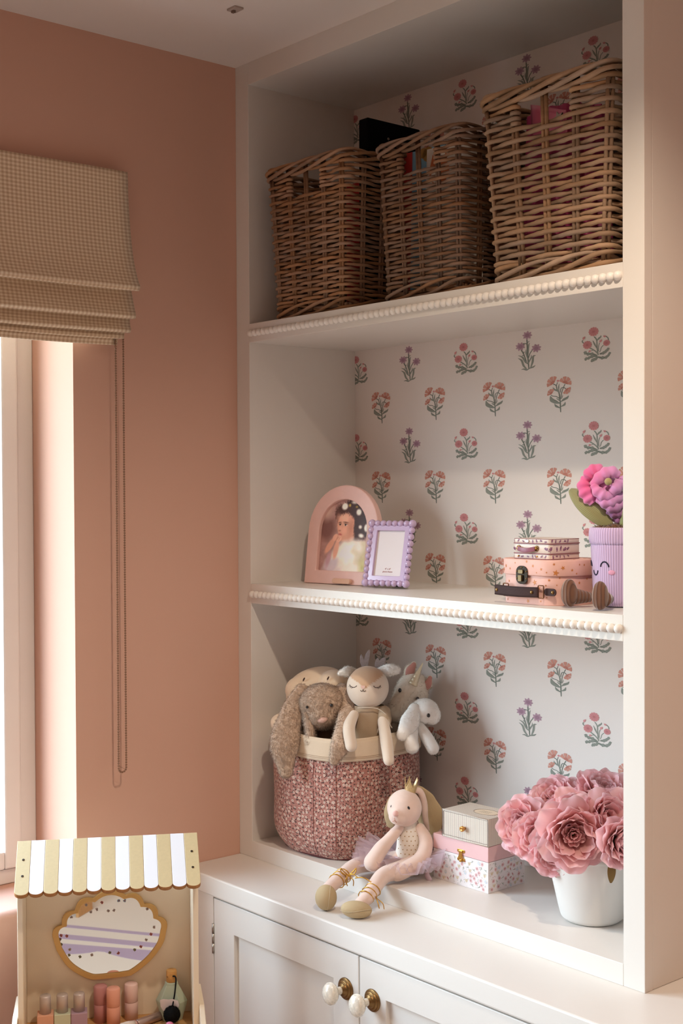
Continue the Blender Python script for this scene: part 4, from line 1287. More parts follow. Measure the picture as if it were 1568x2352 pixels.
def flowers_layer(scale, rad, seed_off, five=True):
    mp = n.new('ShaderNodeMapping'); mp.inputs['Scale'].default_value = (scale, scale, 1); mp.inputs['Location'].default_value = (seed_off, seed_off * .7, 0)
    l.new(at.outputs['Vector'], mp.inputs[0])
    vo = n.new('ShaderNodeTexVoronoi'); vo.voronoi_dimensions = '2D'; vo.inputs['Scale'].default_value = 1.0; vo.inputs['Randomness'].default_value = .75
    l.new(mp.outputs[0], vo.inputs['Vector'])
    sb_ = n.new('ShaderNodeVectorMath'); sb_.operation = 'SUBTRACT'; l.new(mp.outputs[0], sb_.inputs[0]); l.new(vo.outputs['Position'], sb_.inputs[1])
    sp_2 = n.new('ShaderNodeSeparateXYZ'); l.new(sb_.outputs[0], sp_2.inputs[0])
    ang = math_node(n, l, 'ARCTAN2', sp_2.outputs[1], sp_2.outputs[0])
    sc_ = n.new('ShaderNodeSeparateColor'); l.new(vo.outputs['Color'], sc_.inputs[0])
    ang = math_node(n, l, 'ADD', ang, math_node(n, l, 'MULTIPLY', sc_.outputs[0], 6.28))
    lob = math_node(n, l, 'COSINE', math_node(n, l, 'MULTIPLY', ang, 5.0 if five else 2.0))
    rr = math_node(n, l, 'MULTIPLY_ADD', lob, rad * (.28 if five else .45), rad)
    rr = math_node(n, l, 'MULTIPLY', rr, math_node(n, l, 'MULTIPLY_ADD', sc_.outputs[1], .5, .65))
    m_ = math_node(n, l, 'LESS_THAN', vo.outputs['Distance'], rr)
    c_ = math_node(n, l, 'LESS_THAN', vo.outputs['Distance'], rad * .34)
    return m_, c_, sc_.outputs[2]


nz = n.new('ShaderNodeTexNoise'); nz.inputs['Scale'].default_value = 420; l.new(at.outputs['Vector'], nz.inputs['Vector'])
k1 = math_node(n, l, 'GREATER_THAN', nz.outputs[0], .56)
base = mixcol(n, l, k1, srgb((178, 124, 112)), srgb((158, 106, 98)))
dm, dc, dr_ = flowers_layer(150, .26, 3.3, False)
base = mixcol(n, l, dm, base, srgb((82, 60, 56)))
fm2, fc2, fr2 = flowers_layer(150, .25, 7.7)
base = mixcol(n, l, math_node(n, l, 'MULTIPLY', fm2, math_node(n, l, 'GREATER_THAN', fr2, .45)), base, srgb((192, 134, 120)))
fm, fcn, frr = flowers_layer(112, .26, 0.)
base = mixcol(n, l, fm, base, srgb((226, 204, 188)))
base = mixcol(n, l, fcn, base, srgb((84, 50, 46)))
l.new(base, pb.inputs['Base Color'])
M_canv = mat('cream_canvas', (226, 204, 178), .9, spec=.15, bump=.25, bscale=900, sheen=.2)
BX, BY = .193, .1365
t = T('fabric_basket', 'soft floral fabric basket with a cream rim full of plush toys', 'basket', (BX, BY, ZP), (0, 0, 0))


def sup(a, ex, ey, p_=2.5):
    c, s_ = math.cos(a), math.sin(a)
    return Vector((ex * math.copysign(abs(c) ** (2 / p_), c), ey * math.copysign(abs(s_) ** (2 / p_), s_), 0))


def bex(z):          # half extents against height
    f = z / .24
    k = 1.0 - .16 * max(0, (1 - z / .055)) ** 2.2 + .012 * math.sin(PI * f)
    return .146 * k * (1 - .012 * f), .138 * k * (1 - .02 * f)


def bwall(off, z0, z1, nu, nv, wob=.003):
    def f(u, v):
        a = 2 * PI * u + PI * .5; z = z0 + (z1 - z0) * v
        ex, ey = bex(z)
        w_ = wob * mnoise.noise((math.cos(a) * 2.2, math.sin(a) * 2.2, z * 14))
        p = sup(a, ex + off + w_, ey + off + w_)
        return (p.x, p.y, z + .0035 * math.sin(2 * a + .5) * (z / .24))
    return f


O('body', B().grid(bwall(0, 0, .222, 96, 24), 96, 26, uvf=lambda u, v: (u * .93 + .3, v * .222)).add([(0, 0, .001)], []), M_flor, t, sub=0)
ob = B(); ring = [sup(2 * PI * k / 48, bex(0)[0], bex(0)[1]) for k in range(48)]
ob.prism([(p.x, p.y) for p in ring], .0008, .0028); O('base_panel', ob, M_flor, t)
O('base_piping', B().tube([(p.x * 1.012, p.y * 1.012, .003) for p in ring], .0022, 6, closed=True), mat('maroon_piping', (96, 48, 48), .8), t)
O('folded_rim', B().grid(bwall(.0035, .205, .247, 96, 6, .003), 96, 8, cu_=True), M_canv, t, solid=.002)
O('lining', B().grid(bwall(-.002, .03, .246, 96, 6, .003), 96, 10, cu_=True), M_canv, t)
O('rim_fold', B().tube([Vector(bwall(.001, .205, .247, 96, 6, .003)(k / 96, 1)) for k in range(96)], .0034, 8, closed=True), M_canv, t)
so_ = B()
for zz in (.211, .214):
    q = [Vector(bwall(.0052, zz, zz + .001, 96, 6, .003)(k / 192, 0)) for k in range(192)]
    so_.tube(q, .0003, 4, closed=True)
st2 = O('rim_stitching', so_, mat('tan_thread', (180, 150, 124), .8), t); st2['kind'] = 'stuff'
for uu in (.545, .605):
    O('side_seam', B().tube([Vector(bwall(.0006, .004, .206, 96, 6, .003)(uu, v / 10)) for v in range(11)], .0006, 5), mat('rose_thread', (150, 90, 86), .8), t)

# ------------------------------------------------------------------ plush toys in the basket (each faces the room diagonally)
AV = math.atan2(.7602, .6496)      # they look out toward the middle of the room
M_bun = mat('taupe_plush', (212, 186, 164), .95, spec=.1, sheen=.5, noise=.07, nscale=120)
M_cream = mat('cream_plush', (238, 214, 186), .95, spec=.1, sheen=.4)
M_ivory = mat('ivory_plush', (246, 234, 218), .95, spec=.1, sheen=.4)
M_whitep = mat('white_plush', (252, 248, 242), .95, spec=.1, sheen=.4)
M_nose = mat('pink_velour_nose', (222, 180, 164), .7, sheen=.3)
FURM = {}
M_eye = mat('black_bead_eye', (20, 15, 14), .12, coat=.8)
M_thr = mat('dark_brown_thread', (70, 50, 42), .8)


def toy(name, label, px, py, ppm_, loc):
    t = T(name, label, 'plush toy', loc, (0, 0, AV), group='plush toys in the floral basket')
    def Lc(x, y, dep=0.): return Vector(((x - px) / ppm_, dep, (py - y) / ppm_))
    return t, Lc


# taupe bunny with long ears hanging over the rim
t, L = toy('plush_bunny', 'taupe long-eared plush bunny leaning over the front of the floral basket', 735, 1625, 1127, (.213, .0525, 1.0862))
b = B().ell(L(736, 1624), (.051, .044, .043), 28, 18).ell(L(736, 1645, -.020), (.033, .030, .028), 24, 14).ell(L(715, 1655, -.016), (.02, .02, .018)).ell(L(757, 1655, -.016), (.02, .02, .018))
hd = blob('head', b, M_bun, t, .003, 6)
fur(hd, 26000, .0048, .00036, M_bun, 4, tilt=.38, clump=.006, droop=(0, -.1, -.55))
for pts, rr_ in (([L(690, 1592, -.002), L(668, 1640, -.016), L(652, 1700, -.040), L(655, 1762, -.056)], (.016, .024, .030, .015)), ([L(781, 1588, .0), L(793, 1632, -.030), L(780, 1690, -.088), L(764, 1728, -.100)], (.014, .018, .020, .011))):
    eb = B(); limb(eb, pts, rr_, 18, 6, flat=(.42, 1.0), up=(0, -1, 0))
    e_ = blob('ear', eb, M_bun, t, .0028, 4)
    fur(e_, 17000 if pts[0].x < 0 else 10000, .0048, .00036, M_bun, 5, tilt=.38, clump=.006, droop=(0, -.1, -.7))
eb = B(); limb(eb, [L(700, 1628, -.022), L(708, 1665, -.034), L(712, 1700, -.042)], (.008, .010, .010), 12, 6)
e_ = blob('ear_fold', eb, M_bun, t, .0026, 3); fur(e_, 3600, .006, .0004, M_bun, 6, clump=.006, droop=(0, -.1, -.7))
O('nose', B().ell(L(738, 1649, -.0475), (.0105, .005, .0062), 18, 12, rot=(0, -.2, 0)), M_nose, t)
O('eye', B().ell(L(758, 1617, -.0425), (.0034, .003, .0034), 14, 10), M_eye, t); O('eye', B().ell(L(703, 1622, -.0385), (.003, .003, .003), 14, 10), M_eye, t)
bb = B(); limb(bb, [L(737, 1650, .012), L(736, 1720, .02), L(738, 1800, .03)], (.030, .036, .044)); blob('body', bb, mat('taupe_plush_shaded', (96, 70, 56), .95, sheen=.3), t, .0035, 4)  # body colour darkened to stand for the shade below the head

# big cream plush lying behind the bunny, its paws over both sides
t, L = toy('plush_seal', 'large cream plush with sleepy slit eyes lying behind the taupe bunny', 730, 1585, 1097, (.151, .0965, 1.1062))
b = B().ell(L(725, 1580), (.066, .048, .043), 26, 18, rot=(0, -.25, 0)).ell(L(766, 1572, -.036), (.034, .032, .036), 22, 14).ell(L(690, 1583, -.016), (.034, .03, .030), 22, 14).ell(L(676, 1600, -.006), (.020, .02, .022), 16, 12).ell(L(740, 1640, .01), (.07, .05, .05), 22, 14)
h_ = blob('body', b, M_cream, t, .0032, 6)
for p in (L(697, 1554, -.0400), L(752, 1548, -.0640)): O('eye', B().ell(p, (.0016, .002, .0042), 10, 8, rot=(0, .5, 0)), M_thr, t)
pb_ = B(); limb(pb_, [L(690, 1640, -.01), L(660, 1646, -.040), L(642, 1650, -.055)], (.022, .020, .019)); q = blob('paw', pb_, M_cream, t, .003, 4)
pb_ = B(); limb(pb_, [L(770, 1600, -.03), L(797, 1613, -.066), L(816, 1621, -.078)], (.016, .014, .009)); q = blob('paw', pb_, M_cream, t, .0028, 4)

# fawn doll with felt antlers and linen dress
t, L = toy('fawn_doll', 'cream fawn doll with grey felt antlers and a beige linen dress', 848, 1575, 1143, (.2975, .1055, 1.1290))
M_vel = mat('cream_velour', (226, 206, 186), .85, sheen=.4); M_tan = mat('tan_velour', (206, 166, 132), .85, sheen=.4)
hc = L(846, 1577); hr = (.0425, .040, .0425)
b = B(); vs0 = len(b.v); b.ell(hc, hr, 72, 48)
for i, p in enumerate(b.v):
    x = (p[0] - hc.x) / hr[0]; z = (p[2] - hc.z) / hr[2]; fr = p[1] < .012
    fore = (z > .22 + 1.0 * abs(x + .12) ** .9 * .62 - .14) if fr else z > -.2
    b.c[i] = srgb((206, 168, 136)) if (fore and z > .02) else srgb((228, 210, 192))
O('head', b, attr_mat('fawn_face_velour', .85, .1, sheen=.4), t)


def onh(dx, dz, out=.0006):
    y = -hr[1] * math.sqrt(max(0, 1 - dx * dx - dz * dz))
    return hc + Vector((dx * hr[0], y - out, dz * hr[2]))


O('nose', B().add([onh(-.24 + x, .14 + z, .001) for x, z in ((-.11, .07), (.11, .07), (.07, -.04), (0, -.10), (-.07, -.04))], [(0, 1, 2, 3, 4)][::-1] and [(4, 3, 2, 1, 0)]), M_nose, t, solid=.001)
mb_ = B()
mb_.tube([onh(-.24, .06 - .02 * k) for k in range(5)], .0006, 5)
mb_.tube([onh(-.24 - .12 + .012 * k, -.06 + .05 * ((k - 5) / 5) ** 2 * 1.0 if k <= 5 else -.06 + .05 * ((k - 5) / 5) ** 2) for k in range(11)], .0006, 5)
mb_.tube([onh(-.24 + .012 * k, -.06 + .05 * ((k - 5) / 5) ** 2) for k in range(11)], .0006, 5)
O('mouth', mb_, M_thr, t)
for cx_, sg in ((-.70, -1), (.42, 1)):
    eb = B(); eb.tube([onh(cx_ + .16 * math.cos(a), .20 + .10 * math.sin(a) - .0 * sg) for a in [PI + PI * k / 8 for k in range(9)]], .0006, 5)
    for a in (PI * 1.55, PI * 1.7, PI * 1.85) if sg > 0 else (PI * 1.15, PI * 1.3, PI * 1.45):
        eb.tube([onh(cx_ + .16 * math.cos(a), .20 + .10 * math.sin(a)), onh(cx_ + .16 * math.cos(a) + .05 * sg, .20 + .10 * math.sin(a) - .06)], .00045, 4)
    O('closed_eye', eb, M_thr, t)
for pts, rr_ in (([L(816, 1543, .008), L(800, 1541, .004), L(783, 1545, .002)], (.008, .011, .006)), ([L(876, 1542, .006), L(896, 1538, .002), L(911, 1538, .0)], (.010, .0135, .010))):
    eb = B(); limb(eb, pts, rr_, 14, 6, flat=(.5, 1), up=(0, -1, 0)); e_ = blob('ear', eb, M_whitep, t, .002, 3); fur(e_, 2200, .0034, .00036, M_whitep, 11)
M_felt = mat('grey_glitter_felt', (150, 138, 136), .8, noise=.12, nscale=300)
def antler(P): return B().prism([(p[0], p[1]) for p in P], -.0012, .0012, M=Matrix.Rotation(PI / 2, 4, 'X'))
def ap(*q): return [tuple(((x - 848) / 1118, (1575 - y) / 1118)) for x, y in q]
O('antler', antler(ap((834, 1535), (829, 1522), (829, 1508), (832, 1503), (836, 1510), (838, 1516), (842, 1503), (848, 1493), (852, 1494), (851, 1508), (848, 1524), (846, 1534))), M_felt, t, (0, .006, 0), bevel=.0008)
O('antler', antler(ap((863, 1534), (862, 1524), (866, 1514), (870, 1511), (873, 1518), (879, 1512), (886, 1511), (888, 1517), (883, 1526), (876, 1534))), M_felt, t, (0, .008, 0), bevel=.0008)
M_linen = mat('beige_linen', (180, 156, 130), .9, bump=.3, bscale=700)
def drs(u, v):
    a = 2 * PI * u; z = -.0385 - .075 * v
    r = (.026 + .014 * v) * (1 + .05 * math.sin(a * 9) * v)
    return (r * 1.15 * math.sin(a) + .001, -r * math.cos(a) * .8 + .004, z)
O('dress', B().grid(drs, 54, 10, cu_=True), M_linen, t)
O('collar_tie', B().tube(spline([L(822, 1621, -.022), L(845, 1619, -.028), L(868, 1622, -.026), L(886, 1634, -.03), L(892, 1645, -.034), L(896, 1658, -.036), L(900, 1664, -.034)], 5), .0011, 6).tube(spline([L(884, 1640, -.034), L(874, 1655, -.036), L(868, 1668, -.036), L(867, 1675, -.034)], 5), .0011, 6), mat('pale_cord', (206, 190, 172), .8), t)
sl_ = B(); limb(sl_, [L(884, 1632, -.012), L(884, 1648, -.024)], (.013, .014)); blob('sleeve', sl_, M_linen, t, .0025, 3)
for pts, rr_ in (([L(814, 1636, -.024), L(802, 1658, -.062), L(807, 1695, -.078)], (.010, .0125, .012)), ([L(880, 1650, -.030), L(886, 1690, -.066), L(890, 1726, -.086)], (.0115, .0125, .011))):
    ab_ = B(); limb(ab_, pts, rr_, 14, 6); blob('arm', ab_, M_vel, t, .0022, 4)
hb_ = B(); limb(hb_, [L(848, 1690, .01), L(848, 1790, .02)], (.028, .03)); blob('body', hb_, M_vel, t, .0035, 3)

# fluffy unicorn
t, L = toy('plush_unicorn', 'fluffy ivory plush unicorn with pink ears and a shiny horn', 945, 1600, 1105, (.2935, .2275, 1.0955))
b = B(); limb(b, [L(906, 1634, -.03), L(922, 1610, -.022), L(944, 1580, -.006), L(950, 1576, 0)], (.019, .024, .030, .030)); b.ell(L(952, 1590, .0), (.03, .03, .03)); limb(b, [L(950, 1600, .01), L(928, 1680, .0), L(912, 1770, -.02)], (.026, .027, .024))
h_ = blob('head_and_body', b, M_ivory, t, .003, 4); fur(h_, 9000, .0052, .00036, M_ivory, 12, clump=.005, droop=(0, -.1, -.3))
for pts, rr_ in (([L(938, 1556, -.004), L(942, 1540, -.006), L(950, 1526, -.004)], (.009, .013, .007)), ([L(966, 1582, -.004), L(980, 1572, -.008), L(987, 1556, -.008)], (.009, .012, .006))):
    eb = B(); limb(eb, pts, rr_, 14, 6, flat=(.4, 1), up=(0, -1, 0)); e_ = blob('ear', eb, M_ivory, t, .002, 3); fur(e_, 1500, .004, .0003, M_ivory, 13)
    ib = B(); limb(ib, [p + Vector((0, -.0058, .0)) for p in pts], [r_ * .72 for r_ in rr_], 12, 6, flat=(.22, 1), up=(0, -1, 0)); O('ear_lining', ib, mat('dusty_pink_satin', (206, 146, 136), .5), t)
hp0, hp1 = L(946, 1569, -.030), L(970, 1520, -.024)
hn = B()
nh = 60
ax_ = (hp1 - hp0)
hn.tube([hp0 + ax_ * (k / nh) for k in range(nh + 1)], [(.0088 * (1 - k / nh) + .0008) * (1 + .10 * abs(math.sin(k * .33))) for k in range(nh + 1)], 14)
O('horn', hn, mat('pearl_lame', (232, 220, 190), .28, metal=.35, coat=.4), t)
for p in (L(917, 1580, -.036), L(957, 1600, -.036)): O('eye', B().ell(p, (.0036, .0036, .0046), 14, 10), M_eye, t)

# little white lop plush sitting over the right of the rim
t, L = toy('plush_lamb', 'small white plush with one long ear hanging over the right of the basket rim', 968, 1650, 1145, (.3705, .1825, 1.0637))
b = B().ell(L(974, 1632), (.030, .027, .026), 22, 14).ell(L(992, 1640, -.006), (.0175, .018, .020), 18, 12)
h_ = blob('head', b, M_whitep, t, .0026, 5); fur(h_, 3500, .0024, .0003, M_whitep, 14)
eb = B(); limb(eb, [L(950, 1622, -.020), L(939, 1650, -.034), L(922, 1678, -.04)], (.012, .020, .013), 16, 6, flat=(.5, 1), up=(0, -1, 0)); e_ = blob('ear', eb, M_whitep, t, .0024, 4); fur(e_, 3000, .0026, .0003, M_whitep, 15)
bb = B(); limb(bb, [L(957, 1646, .006), L(950, 1668, .010), L(936, 1688, .03)], (.016, .018, .018)); h_ = blob('body', bb, M_whitep, t, .0026, 4); fur(h_, 2500, .0024, .0003, M_whitep, 16)
for pts, rr_ in (([L(948, 1662, -.018), L(942, 1690, -.034), L(944, 1706, -.036)], (.011, .014, .0145)), ([L(962, 1664, -.014), L(980, 1690, -.03), L(991, 1710, -.036)], (.010, .0125, .013))):
    lb_ = B(); limb(lb_, pts, rr_, 14, 6); q = blob('leg', lb_, M_whitep, t, .0024, 4); fur(q, 1600, .0024, .0003, M_whitep, 17)
O('eye', B().ell(L(982, 1637, -.026), (.0036, .0034, .0042), 14, 10), M_eye, t)

# ------------------------------------------------------------------ ballerina bunny sitting on the bookcase plinth
M_blush = mat('blush_velour', (230, 202, 188), .9, spec=.1, sheen=.5, noise=.03, nscale=80)
M_tanl = mat('tan_linen', (192, 168, 130), .85, bump=.3, bscale=600)
DO = Vector((.440, .078, .802))
t = T('ballerina_bunny', 'blush ballerina bunny doll in a lilac tutu sitting with legs over the plinth edge', 'doll', DO, (0, 0, AV))
RAV = Matrix.Rotation(-AV, 3, 'Z')
def Wd(x, y, z): return RAV @ (Vector((x, y, z)) - DO)
DP = 1192
def L(x, y, dep=0.): return Vector(((x - 934) / DP, dep, (1990 - y) / DP))
# torso and legs
b = B(); limb(b, [L(935, 1984, .004), L(937, 1940, .0), L(936, 1900, .004)], (.030, .0245, .0185), 18); torso = blob('torso', b, mat('white_dotted_jersey', (236, 226, 214), .85), t, .0024, 4)
g = random.Random(2); dots = B(); me = torso.data
dm_ = mat('gold_dot_print', (176, 140, 92), .5)
bvh = __import__('mathutils').bvhtree.BVHTree.FromPolygons([v.co for v in me.vertices], [p.vertices for p in me.polygons])
for r_ in range(9):
    for c_ in range(9):
        x = -.034 + .0078 * c_ + (.0039 if r_ % 2 else 0); z = .004 + .0082 * r_
        h = bvh.ray_cast(Vector((x, -.2, z)), Vector((0, 1, 0)))
        if h[0] is None or h[1].y > -.3: continue
        dots.ell(h[0], (.0012, .0006, .0012), 8, 5)
dd = O('dot_print', dots, dm_, torso); dd['kind'] = 'stuff'
b = B(); limb(b, [Wd(.425, .062, .812), Wd(.395, .025, .808), Wd(.388, -.012, .806), Wd(.405, -.068, .796), Wd(.412, -.100, .786)], (.019, .0165, .0155, .0135, .012), 16); legl = blob('leg', b, M_blush, t, .0024, 4)
b = B(); limb(b, [Wd(.468, .066, .812), Wd(.466, .028, .808), Wd(.462, -.008, .803), Wd(.480, -.058, .782), Wd(.482, -.080, .772)], (.019, .017, .0155, .0135, .012), 16); legr = blob('leg', b, M_blush, t, .0024, 4)
M_shoe = M_tanl
b = B().ell(Wd(.417, -.108, .7735), (.0205, .0215, .0235), 22, 16)
sh1 = blob('shoe', b, M_shoe, t, .0026, 3)
b = B().ell(Wd(.488, -.096, .7655), (.029, .018, .0155), 22, 16, rot=(0, .10, .0))
sh2 = blob('shoe', b, M_shoe, t, .0026, 3)
O('sole_seam', B().tube([Wd(.417, -.108, .7735) + Vector((.0055 + .003 * math.sin(a), -.0218 * math.cos(a) * 1.0, .0240 * math.sin(a))) for a in [-1.3 + 2.6 * k / 12 for k in range(13)]], .0006, 5), mat('pale_seam_thread', (196, 174, 140), .8), sh1)
O('sole_seam', B().tube([Wd(.488, -.096, .7655) + Vector((.0295 * math.sin(a), -.0182 * math.cos(a), .0018 + .002 * math.sin(a * 2))) for a in [-1.3 + 2.6 * k / 14 for k in range(15)]], .0006, 5), bpy.data.materials['pale_seam_thread'], sh2)
M_rib = mat('gold_lame_cord', (206, 158, 70), .3, metal=.85)


def bow(c, parent, s=1., fl=1):
    b = B(); c = Vector(c)
    for sg in (-1, 1):
        b.tube(spline([c, c + Vector((sg * .010, -.004, .010)) * s, c + Vector((sg * .016, -.004, .016)) * s, c + Vector((sg * .013, -.006, .006)) * s, c], 6), .0011, 6)
        b.tube(spline([c, c + Vector((sg * .008 + fl * .002, -.006, -.008)) * s, c + Vector((sg * .006 + fl * .004, -.006, -.020)) * s], 6), .0010, 6)
    b.ell(c, .0022, 8, 6)
    O('ankle_ribbon', b, M_rib, parent)


def anklet(p0, p1, r, parent):
    p0, p1 = Vector(p0), Vector(p1); ax = (p1 - p0).normalized(); n1 = ax.orthogonal().normalized(); n2 = ax.cross(n1)
    O('ribbon_wrap', B().tube([p0.lerp(p1, k / 40) + (n1 * math.cos(k * .47) + n2 * math.sin(k * .47)) * r for k in range(41)], .0010, 6), M_rib, parent)


anklet(Wd(.398, -.045, .800), Wd(.408, -.078, .793), .0150, t); bow(Wd(.4085, -.062, .797) + Vector((.012, -.006, .008)), t, .9)
anklet(Wd(.474, -.038, .790), Wd(.481, -.070, .778), .0146, t)
O('ankle_ribbon', B().tube(spline([Wd(.476, -.045, .800), Wd(.462, -.052, .808), Wd(.452, -.056, .808), Wd(.444, -.060, .806)], 6), .0011, 6).tube(spline([Wd(.448, -.058, .808), Wd(.436, -.060, .812), Wd(.430, -.062, .811)], 6), .0010, 6).tube(spline([Wd(.486, -.050, .784), Wd(.500, -.056, .776), Wd(.508, -.058, .764)], 6), .0010, 6).tube(spline([Wd(.494, -.054, .780), Wd(.508, -.050, .772), Wd(.512, -.050, .762)], 6), .0009, 6), M_rib, t)
# arms
for pts, rr_ in (([L(914, 1900, -.010), L(893, 1918, -.026), L(868, 1942, -.040), L(852, 1966, -.048)], (.0095, .0115, .0145, .0175)), ([L(962, 1902, -.006), L(974, 1930, -.018), L(962, 1960, -.038), L(926, 1979, -.056), L(906, 1986, -.060)], (.010, .0135, .0145, .0155, .0160))):
    b = B(); limb(b, pts, rr_, 16, 7); blob('arm', b, M_blush, t, .0024, 4)
# head
b = B().ell(L(926, 1856, -.004), (.0335, .033, .0355), 28, 18).ell(L(912, 1868, -.020), (.020, .019, .019), 20, 14).ell(L(908, 1862, -.030), (.010, .010, .011), 16, 12)
hd = blob('head', b, M_blush, t, .0024, 6)
O('nose', B().ell(L(904, 1858, -.0415), (.0058, .0038, .0058), 14, 10), mat('rose_velour_nose', (230, 182, 172), .8, sheen=.3), t)
O('mouth', B().tube([L(901, 1868, -.041), L(902, 1874, -.0405), L(906, 1879, -.0385)], .0010, 5).tube([L(902, 1874, -.0405), L(897, 1877, -.038)], .0010, 5), mat('rose_thread_pale', (206, 156, 140), .8), t)
O('eye', B().ell(L(934, 1847, -.0355), (.0022, .002, .0034), 12, 8, rot=(0, -.5, 0)), M_eye, t)
O('eye', B().ell(L(895.5, 1847, -.0215), (.0018, .002, .0032), 12, 8, rot=(0, .3, 0)), M_eye, t)
# long ears: blush outside, tan lining, hanging down behind
for pts, wd in (([L(938, 1823, .010), L(962, 1824, .018), L(976, 1846, .026), L(986, 1880, .030), L(990, 1920, .03)], (.006, .011, .020, .028, .020)), ([L(912, 1830, .020), L(900, 1850, .03), L(893, 1880, .034), L(895, 1905, .036)], (.006, .009, .011, .008))):
    b = B(); limb(b, pts, wd, 18, 6, flat=(.16, 1), up=(-.35, -1, 0)); O('ear', b, M_tanl, t)
b = B(); limb(b, [L(944, 1818, .004), L(962, 1822, .010), L(972, 1850, .016), L(976, 1890, .02), L(982, 1915, .022)], (.005, .0065, .0065, .0055, .003), 12, 6); O('ear_edge', b, M_blush, t)
b = B(); limb(b, [L(946, 1818, .008), L(966, 1824, .018), L(994, 1850, .03), L(1012, 1880, .036)], (.004, .0035, .003, .002), 10, 6); O('ear_edge', b, M_blush, t)
# glitter crown
M_crown = mat('pale_gold_glitter', (206, 178, 130), .35, metal=.5, noise=.3, nscale=900)
crn = []
for k in range(5):
    a0, a1 = 2 * PI * k / 5, 2 * PI * (k + 1) / 5
    crn += [(a0, .012), (a0 + (a1 - a0) * .25, .018), ((a0 + a1) / 2, .030), (a0 + (a1 - a0) * .75, .018)]
vs = []
for (a, h) in crn: vs += [Vector((.0098 * math.cos(a), .0098 * math.sin(a), 0)), Vector(((.0098 + h * .12) * math.cos(a), (.0098 + h * .12) * math.sin(a), h))]
nn_ = len(crn)
b = B(); b.add([L(939, 1823, .0) + Euler((0, .14, 0)).to_matrix() @ p for p in vs], [(2 * i, 2 * ((i + 1) % nn_), 2 * ((i + 1) % nn_) + 1, 2 * i + 1) for i in range(nn_)])
O('crown', b, M_crown, t, solid=.0012)
# tulle tutu: layered sheer skirts
M_tulle = bpy.data.materials.new('lilac_tulle'); M_tulle.use_nodes = True
n, l = M_tulle.node_tree.nodes, M_tulle.node_tree.links
n.clear()
o_ = n.new('ShaderNodeOutputMaterial'); mx = n.new('ShaderNodeMixShader'); tr_ = n.new('ShaderNodeBsdfTransparent'); df = n.new('ShaderNodeBsdfDiffuse'); tl_ = n.new('ShaderNodeBsdfTranslucent'); m2_ = n.new('ShaderNodeMixShader')
df.inputs[0].default_value = srgb((226, 206, 214)); tl_.inputs[0].default_value = srgb((226, 206, 214)); m2_.inputs[0].default_value = .4; mx.inputs[0].default_value = .36
l.new(df.outputs[0], m2_.inputs[1]); l.new(tl_.outputs[0], m2_.inputs[2]); l.new(tr_.outputs[0], mx.inputs[1]); l.new(m2_.outputs[0], mx.inputs[2]); l.new(mx.outputs[0], o_.inputs[0])
for lay in range(3):
    ph = lay * 1.7
    def tut(u, v):
        a = 2 * PI * u
        r = .024 + (.068 + .006 * lay) * v
        fx = math.cos(a); fy = math.sin(a)
        lift = .008 - .012 * v + .010 * v * math.sin(a * 11 + ph) + .006 * v * math.sin(a * 23 + ph * 2) + .034 * v * max(0, fx) ** 2 + (.034 - .012 * lay) * v * max(0, -fx) ** 3 + .012 * (2 - lay) * v * max(0, fy)
        zf = max(lift, -.006)
        x = r * (1.06 if fx < 0 else .84) * fx; y = r * (.74 if fy < 0 else .35) * fy
        if fy > 0: zf += .02 * v * fy
        return (x + .002, y - .006, zf + .012)
    O('tutu_layer', B().grid(tut, 180, 8, cu_=True), M_tulle, t)
O('waistband', B().tube([(.0275 * math.cos(a), -.001 + .0275 * math.sin(a), .020) for a in [2 * PI * k / 32 for k in range(32)]], .0022, 8, closed=True), mat('lilac_satin', (214, 190, 198), .5), t)
O('satin_ribbon', B().grid(lambda u, v: tuple(Vector((.048 - .012 * u + .006 * math.sin(u * 7), -.036 + .006 * math.sin(u * 5), .030 - .048 * u)) + Vector((.004, -.002, .003)) * (v - .5) * 2), 16, 2), bpy.data.materials['lilac_satin'], t, solid=.0004)

# ------------------------------------------------------------------ stacked boxes
M_boxw = mat('floral_box_paper', (236, 228, 228), .5, spec=.35); M_boxp = mat('pink_box_paper', (228, 184, 184), .5, spec=.35)
BW, BD = .1405, .1005
t = T('music_box', 'white floral jewellery box with a pink lid and gold clasp', 'box', (.555, .1530, ZP), (0, 0, .012))
bd = O('body', B().box((-BW / 2, -BD / 2, 0), (BW / 2, BD / 2, .0565)), M_boxw, t, bevel=.0008)
O('lid', B().box((-BW / 2 - .0003, -BD / 2 - .0003, .057), (BW / 2 + .0003, BD / 2 + .0003, .0855)), M_boxp, t, bevel=.001)
g = random.Random(12)
PM = [mat('print_' + k, v, .6) for k, v in (('dusty_pink', (228, 196, 196)), ('rose_red', (198, 146, 146)), ('pale_blue', (206, 212, 220)), ('straw', (220, 208, 180)), ('grey_green', (180, 180, 170)), ('sand', (226, 214, 200)))]


